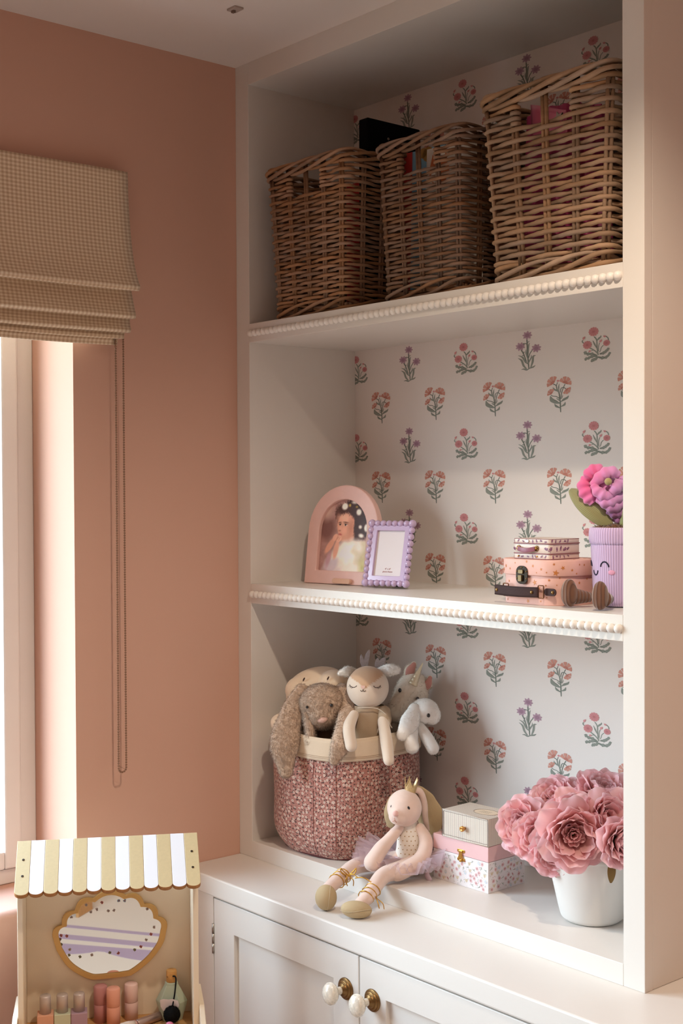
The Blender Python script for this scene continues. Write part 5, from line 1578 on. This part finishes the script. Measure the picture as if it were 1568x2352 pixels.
def scatter_print(par, w_, h_, M_, n_):
    b = B(); pts = []
    def blobp(x, z, rx, rz, a, mi, lay=0):
        b.add([M_ @ Vector((x + rx * math.cos(q) * math.cos(a) - rz * math.sin(q) * math.sin(a), -.0002 - .00008 * lay, z + rx * math.cos(q) * math.sin(a) + rz * math.sin(q) * math.cos(a))) for q in [2 * PI * k / 12 for k in range(12)]], [tuple(range(12))], mi)
    tries = 0
    while len(pts) < n_ and tries < 4000:
        tries += 1
        x, z = g.uniform(-w_ / 2 + .005, w_ / 2 - .005), g.uniform(.005, h_ - .005)
        if any((x - p[0]) ** 2 + (z - p[1]) ** 2 < .0078 ** 2 for p in pts): continue
        pts.append((x, z)); kd = g.random(); a = g.uniform(0, 3)
        if kd < .38: blobp(x, z, .0036, .0042, a, 0); blobp(x, z, .0018, .002, a, 1, 1)
        elif kd < .55: blobp(x, z, .0032, .004, a, 2); blobp(x + .0008, z + .001, .0014, .0018, a, 5, 1)
        elif kd < .72: blobp(x - .0018, z, .0016, .0036, .5, 3); blobp(x + .0016, z + .0004, .0016, .0036, -.5, 3); blobp(x, z, .0004, .0036, 0, 1, 1)
        elif kd < .86: blobp(x, z, .0015, .0030, a, 1); blobp(x + .001, z - .003, .0005, .002, a, 4)
        else: blobp(x, z, .0007, .0045, a, 4); blobp(x + .0012, z + .001, .0008, .0022, a + .8, 4)
    for k in range(n_ * 2):
        x, z = g.uniform(-w_ / 2 + .002, w_ / 2 - .002), g.uniform(.002, h_ - .002); blobp(x, z, .0005, g.choice((.0005, .0016)), g.uniform(0, 3), g.choice((1, 4, 4)))
    o = O('printed_flowers', b, PM, par); o['kind'] = 'stuff'


scatter_print(bd, BW, .0565, Matrix.Translation((0, -BD / 2, 0)), 58)
scatter_print(bd, BD, .0565, Matrix.Translation((BW / 2, 0, 0)) @ Matrix.Rotation(PI / 2, 4, 'Z'), 42)
cl = B()
cl.prism(rrect(.019, .0055, .0012, 3), 0, .0012, M=Matrix.Translation((.003, -BD / 2 - .0002, .0655)) @ Matrix.Rotation(PI / 2, 4, 'X'))
cl.prism(rrect(.019, .0055, .0012, 3), 0, .0012, M=Matrix.Translation((.003, -BD / 2 - .0002, .0495)) @ Matrix.Rotation(PI / 2, 4, 'X'))
O('clasp_plate', cl, M_gold, t, bevel=.0004)
O('clasp_hook', B().prism([(-.0045, .009), (.0045, .009), (.0035, .002), (.006, -.004), (.0025, -.009), (-.0025, -.009), (-.006, -.004), (-.0035, .002)], 0, .0022, M=Matrix.Translation((.003, -BD / 2 - .0014, .0575)) @ Matrix.Rotation(PI / 2, 4, 'X')), M_gold, t, bevel=.0006)
O('clasp_pin', B().ell((.003, -BD / 2 - .003, .0480), (.003, .0022, .003), 12, 8), M_gold, t)


def stripe_mat(name, axis, per):
    m = mat(name, (226, 214, 200), .6, spec=.3)
    n, l, b = nodes_of(m)
    tcn = n.new('ShaderNodeTexCoord'); s_ = n.new('ShaderNodeSeparateXYZ'); l.new(tcn.outputs['Object'], s_.inputs[0])
    q = math_node(n, l, 'FRACT', math_node(n, l, 'MULTIPLY', s_.outputs[axis], 1 / per))
    l.new(mixcol(n, l, math_node(n, l, 'LESS_THAN', q, .36), srgb((232, 220, 206)), srgb((146, 130, 122))), b.inputs['Base Color'])
    return m


M_sx, M_sy = stripe_mat('ticking_stripe_front', 0, .00245), stripe_mat('ticking_stripe_side', 1, .00245)
DW, DD, DH = .1145, .078, .0505
t = T('drawer_box', 'small ticking-striped trinket drawer box with a gold knob on the floral box', 'box', (.568, .1405, ZP + .0858), (0, 0, .036))
sh = B(); th = .003
sh.box((-DW / 2, -DD / 2, 0), (DW / 2, DD / 2, th)); sh.box((-DW / 2, -DD / 2, DH - th), (DW / 2, DD / 2, DH)); sh.box((-DW / 2 + th, DD / 2 - th, th), (DW / 2 - th, DD / 2, DH - th))
O('shell', sh, M_sx, t, bevel=.0005)
O('side_cover', B().box((-DW / 2, -DD / 2, th), (-DW / 2 + th, DD / 2, DH - th)), M_sy, t)
O('side_cover', B().box((DW / 2 - th, -DD / 2, .0004), (DW / 2 + .0003, DD / 2, DH - .0004)), M_sy, t)
dw_ = O('drawer', B().box((-DW / 2 + th + .0006, -DD / 2 + .0004, th + .0006), (DW / 2 - th - .0006, DD / 2 - .006, DH - th - .0006)), M_sx, t, bevel=.0005)
O('knob', B().lathe([(0, 0), (.003, 0), (.0028, .002), (.0042, .004), (.0052, .0055), (.0052, .009), (.0040, .0104), (.0028, .0100), (0, .0096)], 22, M=Matrix.Translation((-.001, -DD / 2 + .0004, .024)) @ Matrix.Rotation(PI / 2, 4, 'X')), mat('warm_gold', (206, 150, 84), .3, metal=.8), dw_)
M_edge = stripe_mat('braided_edge', 0, .0016)
O('edge_piping', B().tube([(-DW / 2, -DD / 2, 0), (DW / 2, -DD / 2, 0), (DW / 2, -DD / 2, DH), (-DW / 2, -DD / 2, DH)], .0009, 6, closed=True), M_edge, t)
O('label_oval', B().prism([(.025 * math.cos(2 * PI * k / 32), .017 * math.sin(2 * PI * k / 32)) for k in range(32)], 0, .0004, M=Matrix.Translation((.018, .0, DH))), mat('cream_label', (226, 206, 182), .6), t)
O('label_edge', B().tube([(.018 + .0268 * math.cos(2 * PI * k / 40), .0185 * math.sin(2 * PI * k / 40), DH + .0002) for k in range(40)], .0005, 5, closed=True), mat('label_line', (150, 130, 112), .6), t)
sc_ = B()
for k in range(3): sc_.tube(spline([(.006 + .003 * j, .004 - .005 * k + .0012 * (1 if j % 2 else -1), DH + .0005) for j in range(9)], 4), .00022, 4)
so_ = O('label_script', sc_, bpy.data.materials['label_line'], t); so_['kind'] = 'stuff'

# ------------------------------------------------------------------ planter and peonies
M_ceram = mat('white_ceramic', (224, 218, 212), .42, spec=.4)
PC = Vector((.838, .137, ZP))
t = T('planter', 'white tapered ceramic planter holding pink peonies at the right of the plinth', 'planter', PC)
pf_ = spline([(0, 0, 0), (.040, 0, .0), (.0505, 0, .0035), (.0555, 0, .013), (.063, 0, .045), (.072, 0, .085), (.0805, 0, .118), (.083, 0, .124), (.0838, 0, .127), (.082, 0, .129), (.0795, 0, .127), (.075, 0, .11), (.0, 0, .100)], 5)
O('pot', B().lathe([(max(p.x, 0), p.z) for p in pf_], 72), M_ceram, t)
O('foam', B().lathe([(0, .106), (.070, .104), (.0735, .100)], 32, cap=False), mat('dark_moss', (60, 52, 40), .95), t)


def petal_me(name, w_, h_, cup, ruf, seed, m):
    """cupped, ruffled petal: base at the origin, growing up +Z, inner face toward -Y"""
    g = random.Random(seed); p1, p2 = g.uniform(0, 6), g.uniform(0, 6)
    def f(u, v):
        s = (u - .5) * 2
        wid = w_ * (.22 + .78 * math.sin(PI * min(1, .08 + v * .62)) ** .9) * (1 - .10 * max(0, v - .8) / .2)
        edge = 1 - .16 * abs(s) ** 2.4 + .035 * math.sin(s * 4.2 + p1) + .012 * math.sin(s * 8 + p2)
        x = wid * .5 * math.sin(s * 1.25) / math.sin(1.25)
        z = h_ * v * (edge if v > .5 else 1 + (edge - 1) * v * 2)
        y = -cup * (s * s) * wid * (.6 + .4 * v) + cup * .9 * h_ * (v * (1 - v)) * 1.2 - ruf * v ** 3 * (math.sin(s * 5 + p1) * .5 + .22 * math.sin(s * 9 + p2)) + .10 * h_ * v ** 4
        return (x, y, z)
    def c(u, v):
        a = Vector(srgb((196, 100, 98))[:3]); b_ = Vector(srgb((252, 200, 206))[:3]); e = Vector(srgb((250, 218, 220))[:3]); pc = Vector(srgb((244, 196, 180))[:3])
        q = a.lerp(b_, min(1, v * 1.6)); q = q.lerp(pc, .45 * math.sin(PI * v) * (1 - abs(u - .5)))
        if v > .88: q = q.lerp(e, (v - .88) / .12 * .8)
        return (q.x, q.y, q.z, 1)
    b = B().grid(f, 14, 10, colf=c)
    return b.mesh(name, m)


M_petal = attr_mat('silk_petal', .85, .12, sheen=.15)
n, l, pb = nodes_of(M_petal)
oi = n.new('ShaderNodeObjectInfo'); hs = n.new('ShaderNodeHueSaturation'); mr = n.new('ShaderNodeMapRange'); mr.inputs['To Min'].default_value = .86; mr.inputs['To Max'].default_value = 1.06
src = pb.inputs['Base Color'].links[0].from_socket
l.new(oi.outputs['Random'], mr.inputs[0]); l.new(mr.outputs[0], hs.inputs['Value']); l.new(src, hs.inputs['Color']); l.new(hs.outputs[0], pb.inputs['Base Color'])
tl_ = n.new('ShaderNodeBsdfTranslucent'); mx = n.new('ShaderNodeMixShader'); mx.inputs[0].default_value = .34
l.new(hs.outputs[0], tl_.inputs[0]); l.new(pb.outputs[0], mx.inputs[1]); l.new(tl_.outputs[0], mx.inputs[2]); l.new(mx.outputs[0], n['Material Output'].inputs[0])
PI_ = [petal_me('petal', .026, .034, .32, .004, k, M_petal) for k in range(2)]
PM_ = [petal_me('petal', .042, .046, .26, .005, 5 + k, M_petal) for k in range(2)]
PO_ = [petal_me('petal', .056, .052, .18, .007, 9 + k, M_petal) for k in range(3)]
M_stemg = mat('silk_stem_green', (92, 104, 66), .7); M_core = mat('peony_core', (156, 66, 60), .8)
calyx_me = B().lathe([(.0, -.006), (.006, -.005), (.011, .002), (.013, .008)], 14, cap=False).mesh('calyx', M_stemg)


def peony(label, loc, aim, size, openness, seed):
    g = random.Random(seed)
    aim = Vector(aim).normalized()
    q = Vector((0, 0, 1)).rotation_difference(aim) @ Quaternion((0, 0, 1), g.uniform(0, 6))
    t = T('peony', label, 'flower', loc, group='pink silk peonies in the white planter')
    t.rotation_mode = 'QUATERNION'; t.rotation_quaternion = q
    k = 0
    layers = [(7, PI_, .12, .005, .75), (8, PI_, .30, .007, .95), (8, PM_, .48, .009, .90), (8, PM_, .72, .010, 1.05), (8, PO_, .98, .010, 1.02), (7, PO_, 1.28, .009, 1.06)]
    if openness < .5: layers = [(6, PI_, .10, .004, .8), (6, PM_, .18, .008, .86), (7, PO_, .30, .011, .84), (7, PO_, .46, .012, .9), (6, PO_, .95, .010, 1.0)]
    if openness > 1.2: layers = [(6, PI_, .10, .003, .46), (8, PI_, .40, .005, .56), (9, PI_, .62, .008, .66), (7, PM_, .36, .019, .92), (7, PM_, .46, .022, 1.0), (7, PO_, .62, .023, .94), (6, PO_, .95, .022, 1.04), (6, PO_, 1.30, .016, 1.06)]
    for li, (n_, ms, tilt, r0, sc) in enumerate(layers):
        off = g.uniform(0, 6)
        for i in range(n_):
            a = off + 2 * PI * i / n_ + g.uniform(-.16, .16)
            tt = tilt * (1.0 if openness < .5 or openness > 1.2 else openness) + g.uniform(-.10, .10)
            r_ = r0 * size
            o = O('petal', ms[g.randrange(len(ms))], None, t, (r_ * math.cos(a), r_ * math.sin(a), -.002 * li))
            o.rotation_mode = 'QUATERNION'
            # mesh inner face (-Y) looks at the axis: outward is +Y
            o.rotation_quaternion = Quaternion((0, 0, 1), a - PI / 2) @ Quaternion((1, 0, 0), -tt) @ Quaternion((0, 0, 1), g.uniform(-.12, .12))
            s_ = sc * size * g.uniform(.92, 1.08)
            o.scale = (s_, s_, s_ * g.uniform(.95, 1.05))
    if openness < 1.2: O('flower_heart', B().ell((0, 0, .004 * size), (.008 * size, .008 * size, .010 * size), 12, 8), M_core, t)
    O('calyx', calyx_me, None, t, (0, 0, -.006))
    # wire stem down into the pot
    inv = q.inverted()
    e = PC + Vector(((loc[0] - PC.x) * .25, (loc[1] - PC.y) * .25, .10)) - Vector(loc)
    pts = spline([(0, 0, -.006), Vector((0, 0, -.03)).lerp(inv @ e, .15), inv @ (e * .6), inv @ e], 5)
    O('stem', B().tube(pts, .0022, 6), M_stemg, t)
    return t


cdir = Vector((.76, -.65, .0)); rdir = Vector((.65, .76, 0))
def aimv(r, u, f): return rdir * r + Vector((0, 0, 1)) * u + cdir * f
for args in (
        ('pink peony facing left at the left edge of the planter', (.712, .108, .925), aimv(-.75, .25, .6), .92, 1.0, 1),
        ('pale pink peony at the upper left of the bunch', (.735, .165, .966), aimv(-.5, .8, .45), .86, 1.0, 2),
        ('rounded half-closed peony at the top centre of the bunch', (.826, .098, .965), aimv(-.05, .6, .7), .88, .3, 3),
        ('large open peony with a dark red heart at the front of the planter', (.868, .050, .951), aimv(.0, .04, 1.0), .90, 1.5, 4),
        ('pink peony drooping below the rim at the lower left of the bunch', (.814, .072, .908), aimv(-.35, -.3, .9), .82, .9, 5),
        ('pink peony between the left flower and the open front flower', (.760, .090, .918), aimv(-.3, .2, .9), .78, 1.0, 6),
        ('tall-petalled peony right of the open front flower', (.893, .100, .975), aimv(.3, .45, .75), .92, .45, 7),
        ('dusky pink peony at the top right against the wallpaper', (.812, .200, .985), aimv(.1, .9, .35), .92, 1.0, 8),
        ('pink peony at the lower right behind the bookcase stile', (.940, .082, .948), aimv(.4, .05, .9), .78, .9, 9),
        ('small pink peony at the back left of the bunch', (.690, .175, .945), aimv(-.6, .7, .2), .74, 1.0, 10),
        ('pink peony at the far right behind the stile', (.905, .165, .972), aimv(.6, .7, .2), .86, 1.0, 11),
        ('pink peony filling the middle of the bunch above the open flower', (.790, .115, .938), aimv(-.2, .6, .8), .80, 1.0, 12)):
    peony(*args)
tl2 = B()
O_leaf = leaf_obj((.9215, .084, .912), (.9225, .080, .876), .0075, .003, (.7, -.7, .1), .0008)
tag(O('leaf', O_leaf, mat('bronze_leaf', (122, 92, 42), .6)), 'bronze green leaf hanging at the right of the planter rim', 'leaf')

# ------------------------------------------------------------------ toy dressing table in the corner by the window
VO = Vector((.2298, -.4551, 0))
AVV = AV + .173
RV = Matrix.Rotation(AVV, 3, 'Z')
M_vpaint = mat('beige_painted_board', (240, 222, 196), .6, spec=.3, noise=.02, nscale=20)
M_vwood = mat('raw_board_edge', (176, 122, 72), .7, noise=.15, nscale=60)
M_vtop = mat('honey_wood_top', (206, 156, 100), .5, noise=.10, nscale=14, stretch=(1, 8, 8))
M_agold = mat('champagne_paint', (210, 188, 144), .42, metal=.15, spec=.4, noise=.03, nscale=200)
M_awhite = mat('awning_white', (232, 230, 232), .4, spec=.4)
M_fgold = mat('ochre_gold_paint', (224, 178, 108), .5)
vt = T('toy_vanity', 'beige toy dressing table with a gold and white striped awning and shell mirror', 'dressing table', VO, (0, 0, AVV))
ZT = .55
for sx_ in (-1, 1):
    x0, x1 = (.1490, .1588) if sx_ > 0 else (-.1588, -.1490)
    O('side_panel', B().prism([(.0, ZT), (.104, ZT), (.104, .862), (.055, .868), (.0, .836)], -x1, -x0, M=Matrix(((0, 0, -1, 0), (1, 0, 0, 0), (0, 1, 0, 0), (0, 0, 0, 1)))), M_vpaint, vt, bevel=.0012)
    xr0, xr1 = (.1592, .1685) if sx_ > 0 else (-.1685, -.1592)
    O('side_rail', B().prism([(-.13, ZT - .03), (.104, ZT - .03), (.104, ZT + .047), (.002, ZT + .047), (-.10, ZT + .012), (-.13, ZT + .008)], -xr1, -xr0, M=Matrix(((0, 0, -1, 0), (1, 0, 0, 0), (0, 1, 0, 0), (0, 0, 0, 1)))), M_vpaint, vt, bevel=.0012)
    for yy in (-.10, .085):
        O('leg', B().tube([(sx_ * .145, yy, ZT - .022), (sx_ * .155, yy, 0)], [.013, .009], 16), M_vtop, vt)
O('back_board', B().box((-.1490, .094, ZT), (.1490, .102, .862)), M_vpaint, vt, bevel=.0008)
O('table_top', B().box((-.159, -.13, ZT - .02), (.159, .104, ZT)), M_vtop, vt, bevel=.0015)
# awning: thirteen round-ended slats on a slope
sl0, sl1 = Vector((0, .052, .894)), Vector((0, -.049, .826))
ad_ = (sl1 - sl0); AL = ad_.length; ad_.normalize()
an = Vector((1, 0, 0)).cross(ad_).normalized()
if an.z < 0: an = -an
SW = .0247
AM = Matrix(((1, 0, 0, 0), (0, ad_.y, an.y, 0), (0, ad_.z, an.z, 0), (0, 0, 0, 1)))
outl_ = [(-SW / 2 + .0001, 0), (SW / 2 - .0001, 0), (SW / 2 - .0001, AL - .0085)] + [((SW / 2 - .0001) * math.cos(a), AL - .0085 + .0085 * math.sin(a)) for a in [PI / 2 * k / 5 for k in range(1, 10)]] + [(-SW / 2 + .0001, AL - .0085)]
# handedness: outline runs down the slope
sg_me = B().prism(outl_, -.006, .003, mi=0, ms=1, M=AM).mesh('slat', [M_agold, M_vwood]); sw_me = B().prism(outl_, -.006, .003, mi=0, ms=1, M=AM).mesh('slat', [M_awhite, M_vwood])
for me in (sg_me, sw_me):
    bm = bmesh.new(); bm.from_mesh(me); bmesh.ops.recalc_face_normals(bm, faces=bm.faces); bm.to_mesh(me); bm.free()
sc_me = B().lathe([(0, .0002), (.0021, .0002), (.0024, .0006), (.0012, .0008), (0, .0003)], 14, M=Matrix(((1, 0, 0, 0), (0, ad_.y, an.y, 0), (0, ad_.z, an.z, 0), (0, 0, 0, 1)))).mesh('screw', mat('dark_bronze_screw', (70, 56, 44), .4, metal=.8))
for k in range(13):
    x = (k - 6) * SW
    so_ = O('slat', sg_me if k % 2 == 0 else sw_me, None, vt, (x, sl0.y, sl0.z), bevel=.0006)
    so_['label'] = 'gold painted slat' if k % 2 == 0 else 'white painted slat'
    if k in (0, 12):
        for f in (.36, .66): O('screw', sc_me, None, so_, ad_ * (AL * f) + an * .003)
# shell mirror
US = 1.537e-4
def shell(k):
    N = [(120, 590), (228, 452), (380, 284), (600, 150), (985, 132), (1203, 250), (1370, 415), (1465, 590)]
    P = []
    for i in range(7):
        a, b_ = Vector(N[i] + (0,)), Vector(N[i + 1] + (0,)); d_ = b_ - a; nn = Vector((d_.y, -d_.x, 0)).normalized()
        bulge = (.27 if i not in (3,) else .20) * d_.length
        for q in range(7): t_ = q / 7; P.append(a.lerp(b_, t_) + nn * (bulge * (1 - (2 * t_ - 1) ** 2)))
    P += spline([(1465, 590, 0), (1425, 745, 0), (1300, 915, 0), (1150, 1040, 0), (1040, 1108, 0)], 5)
    P += spline([(940, 1118, 0), (640, 1130, 0), (540, 1115, 0), (400, 1040, 0), (270, 925, 0), (165, 750, 0)], 5)
    return [((p[0] - 790) * US * k, (595 - p[1]) * US * k) for p in P]
MZ = .7055; MY = .094
so0, si0 = shell(1.0), shell(.895)
MM = Matrix.Translation((.001, MY, MZ)) @ Matrix.Rotation(PI / 2, 4, 'X')
mf = O('mirror_frame', B().ring(so0[::-1], si0[::-1], .0002, .007, M=MM), M_fgold, vt, bevel=.001)
M_mir = mat('mirror_silver', (235, 232, 228), .015, 1.0)
mr_ = O('mirror_glass', B().prism(si0[::-1], .0002, .003, M=MM), M_mir, vt)
stk = [mat('sticker_' + k, v, .5) for k, v in (('grey', (186, 170, 160)), ('red', (176, 84, 70)), ('blue', (120, 150, 170)), ('dark', (128, 100, 92)), ('green', (128, 130, 96)))]
g = random.Random(31)
for (x, y, c) in ((515, 228, 0), (340, 365, 0), (570, 315, 0), (640, 290, 0), (700, 210, 1), (775, 315, 0), (842, 312, 0), (900, 200, 2), (972, 203, 2), (1238, 320, 0), (1320, 545, 0), (1282, 628, 1), (1225, 692, 0), (1160, 772, 1), (1085, 805, 4), (890, 832, 1), (790, 820, 4), (577, 835, 0), (437, 848, 4), (310, 820, 4), (318, 752, 0), (218, 685, 4), (205, 622, 3), (218, 578, 1), (285, 588, 1)):
    b = B(); cx_, cz_ = (x - 790) * US + .001, (595 - y) * US + MZ
    for k in range(5):
        a = 2 * PI * k / 5 + g.uniform(0, 1)
        b.add([(cx_ + .0017 * math.cos(a) + .0013 * math.cos(q), MY - .0033 - .00008 * k, cz_ + .0017 * math.sin(a) + .0013 * math.sin(q)) for q in [2 * PI * i / 8 for i in range(8)]], [tuple(range(8))], 0)
    b.add([(cx_ + .0011 * math.cos(q), MY - .0038, cz_ + .0011 * math.sin(q)) for q in [2 * PI * i / 8 for i in range(8)]], [tuple(range(8))], 1)
    O('sticker', b, [stk[c], stk[3 if c in (0, 4) else (1 if c == 2 else 3)]], mr_)


def vthing(name, label, cat, x, y, z=ZT, rz=0., group=None):
    return T(name, label, cat, VO + RV @ Vector((x, y, z)), (0, 0, AVV + rz), group)


M_cap = mat('champagne_silver', (206, 192, 186), .38, metal=.35)
for x, c, nm, lb in ((-.1142, (234, 178, 150), 'peach', 'peach toy nail polish bottle with a silver cap, leftmost of three'), (-.0842, (212, 216, 188), 'sage', 'sage green toy nail polish bottle with a silver cap between peach and mauve'), (-.0544, (186, 156, 174), 'mauve', 'mauve toy nail polish bottle with a silver cap beside the lipsticks')):
    t = vthing('nail_polish', lb, 'nail polish', x, .052, rz=.03, group='wooden toy nail polishes')
    O('bottle', B().box((-.0145, -.0145, 0), (.0145, .0145, .0325)), mat(nm + '_painted_wood', c, .55, spec=.3), t, bevel=.0012)
    O('cap', B().lathe([(.0102, .0326), (.0102, .062), (.0092, .0645), (0, .0648)], 28), M_cap, t)
for x, y, c, nm, h, lb in ((-.0165, .076, (200, 140, 138), 'plum', .067, 'plum toy lipstick tube at the left of the three'), (.0068, .052, (234, 166, 142), 'coral', .070, 'coral toy lipstick tube standing in front'), (.0392, .079, (234, 198, 188), 'blush', .066, 'pale blush toy lipstick tube behind the silver brush')):
    t = vthing('lipstick', lb, 'lipstick', x, y, group='wooden toy lipsticks')
    m = mat(nm + '_lipstick_paint', c, .5, spec=.3)
    O('tube', B().lathe([(.0122, 0), (.0122, h - .0345), (.0117, h - .0338)], 30), m, t)
    O('cap', B().lathe([(.0117, h - .0336), (.0123, h - .033), (.0123, h - .002), (.0105, h), (0, h)], 30), m, t)
t = vthing('perfume_bottle', 'faceted sage toy perfume bottle with a black pump pompom', 'perfume bottle', .1125, .062, rz=-.22)
M_sage = mat('sage_painted_wood', (176, 184, 160), .55, spec=.3)
pb_ = B()
out8 = lambda r, d: [(-r * .62, -d), (r * .62, -d), (r, 0), (r * .62, d), (-r * .62, d), (-r, 0)]
lev = [(.0195, .0125, 0), (.0300, .0165, .036), (.0125, .0105, .066), (.0120, .0100, .0705)]
vs = []
for r, d, z in lev: vs += [(p[0], p[1], z) for p in out8(r, d)]
fs = [tuple(range(6))[::-1], tuple(18 + k for k in range(6))] + [(6 * i + k, 6 * i + (k + 1) % 6, 6 * i + 6 + (k + 1) % 6, 6 * i + 6 + k) for i in range(3) for k in range(6)]
pb_.add(vs, fs)
O('bottle', pb_, M_sage, t, bevel=.0012)
ck = O('cork', B().lathe([(.0092, .0705), (.0096, .0712), (.0096, .0905), (.0088, .092), (0, .092)], 26), mat('cork_wood', (196, 142, 78), .75, noise=.12, nscale=160), t)
O('hole', B().lathe([(0, 0), (.0011, 0)], 10, cap=False, M=Matrix.Translation((-.0062, -.0074, .081)) @ Matrix.Rotation(PI / 2, 4, 'X') @ Matrix.Rotation(-.7, 4, 'Y')), M_dark, ck)
M_blk = mat('black_yarn', (14, 13, 14), .95)
O('pump_cord', B().tube(spline([(.004, -.0085, .083), (.0085, -.010, .083), (.0105, -.0125, .076), (.009, -.0175, .055), (.006, -.0235, .034)], 7), .0014, 8), M_blk, t)
pm = O('pompom', B().ell((.0055, -.029, .0205), .0142, 24, 16), M_blk, t); fur(pm, 4500, .0026, .0003, M_blk, 41, droop=(0, 0, 0))
O('label', B().add([(x, -.0158 - .0022 * 0 + (abs(z - .036) * .0), z) for x, z in ((-.0175, .046), (-.011, .0485), (-.002, .0475), (.006, .0485), (.0155, .0455), (.0175, .037), (.0145, .029), (.004, .0255), (-.006, .026), (-.0115, .0245), (-.014, .0285), (-.0165, .0335))], [tuple(range(12))[::-1]]), mat('label_blush', (226, 212, 212), .6), t, (0, -.0012, 0), (.12, 0, 0))
text('Perfume', .0085, mat('label_ink', (120, 100, 96), .7), t, (.001, -.0218 + .0002, .0395), (PI / 2 + .12, 0, 0), shear=.35)
# brush lying on the table
t = vthing('makeup_brush', 'silver-handled toy make-up brush lying in front of the perfume bottle', 'brush', .060, .040, ZT + .0082, rz=.62)
O('handle', B().lathe([(0, 0), (.0068, .0005), (.0078, .003), (.0078, .062), (.0074, .064)], 24, M=Matrix.Translation((-.016, 0, 0)) @ Matrix.Rotation(PI / 2, 4, 'Y')), mat('rose_silver', (176, 152, 142), .35, metal=.7), t)
O('ferrule', B().lathe([(.0080, 0), (.0082, .0008), (.0082, .003), (.0080, .0036)], 24, M=Matrix.Translation((-.0205, 0, 0)) @ Matrix.Rotation(PI / 2, 4, 'Y')), mat('rose_ring', (206, 160, 150), .3, metal=.7), t)
O('bristles', B().lathe([(0, 0), (.006, .002), (.0105, .012), (.0100, .026), (.0078, .038)], 24, M=Matrix.Translation((-.058, 0, 0)) @ Matrix.Rotation(PI / 2, 4, 'Y')), mat('ivory_bristle', (222, 206, 192), .7), t)
t = vthing('toy_ring', 'pink gem toy ring on the dressing table before the perfume bottle', 'ring', .1065, .018)
O('band', B().tube([(.007 * math.cos(a), .007 * math.sin(a), .0013) for a in [2 * PI * k / 24 for k in range(24)]], .0013, 8, closed=True), M_steel, t)
O('gem', B().ell((0, 0, .0075), (.0078, .0062, .0062), 12, 7), mat('pink_gem', (226, 130, 168), .15, coat=.6), t)

# rug and stool out on the floor, seen only in the shell mirror
rw = B().box((-.75, -.62, 0), (.75, .62, .012))
rug = T('rug', 'cream rug with wavy lilac bands on the floor, seen in the mirror', 'rug', VO + RV @ Vector((0, -2.15, 0)), (0, 0, AVV))
M_rug = mat('cream_tufted_rug', (232, 218, 198), .95, sheen=.3, bump=.5, bscale=500)
M_rugp = mat('lilac_tuft', (176, 150, 172), .95, sheen=.3, bump=.5, bscale=500)
O('pile', rw, M_rug, rug, bevel=.004)
def band(y0, w_, slope, amp, scal):
    up = []; lo = []
    for k in range(61):
        x = -.7 + 1.4 * k / 60
        y = y0 + slope * x + amp * math.sin(x * 9)
        up.append((x, y)); d_ = w_
        if scal: d_ = w_ * .35 + w_ * 1.0 * abs(math.sin(PI * (x + .335) / .30)) ** .6
        lo.append((x, y + d_))
    b = B(); b.prism(up + lo[::-1], .0122, .0135)
    bm = bmesh.new(); me = b.mesh('wave_band', M_rugp); bm.from_mesh(me); bmesh.ops.recalc_face_normals(bm, faces=bm.faces); bm.to_mesh(me); bm.free()
    O('wave_band', me, None, rug)
band(.10, .026, .45, .006, False); band(.20, .045, .45, .004, False); band(.285, .075, .4, .003, True)
t = T('stool', 'small honey wood toy stool with a peg hole, seen in the mirror', 'stool', VO + RV @ Vector((-.135, -2.265, .0121)), (0, 0, AVV + .5))
O('seat', B().box((-.055, -.055, .10), (.055, .055, .122)), M_vtop, t, bevel=.003)
for sx_ in (-1, 1): O('leg_panel', B().box((sx_ * .045 - .006, -.05, 0), (sx_ * .045 + .006, .05, .10)), M_vtop, t, bevel=.002)
O('peg_hole', B().lathe([(0, 0), (.008, 0)], 16, cap=False, M=Matrix.Translation((0, -.0, .1222))), M_dark, t)
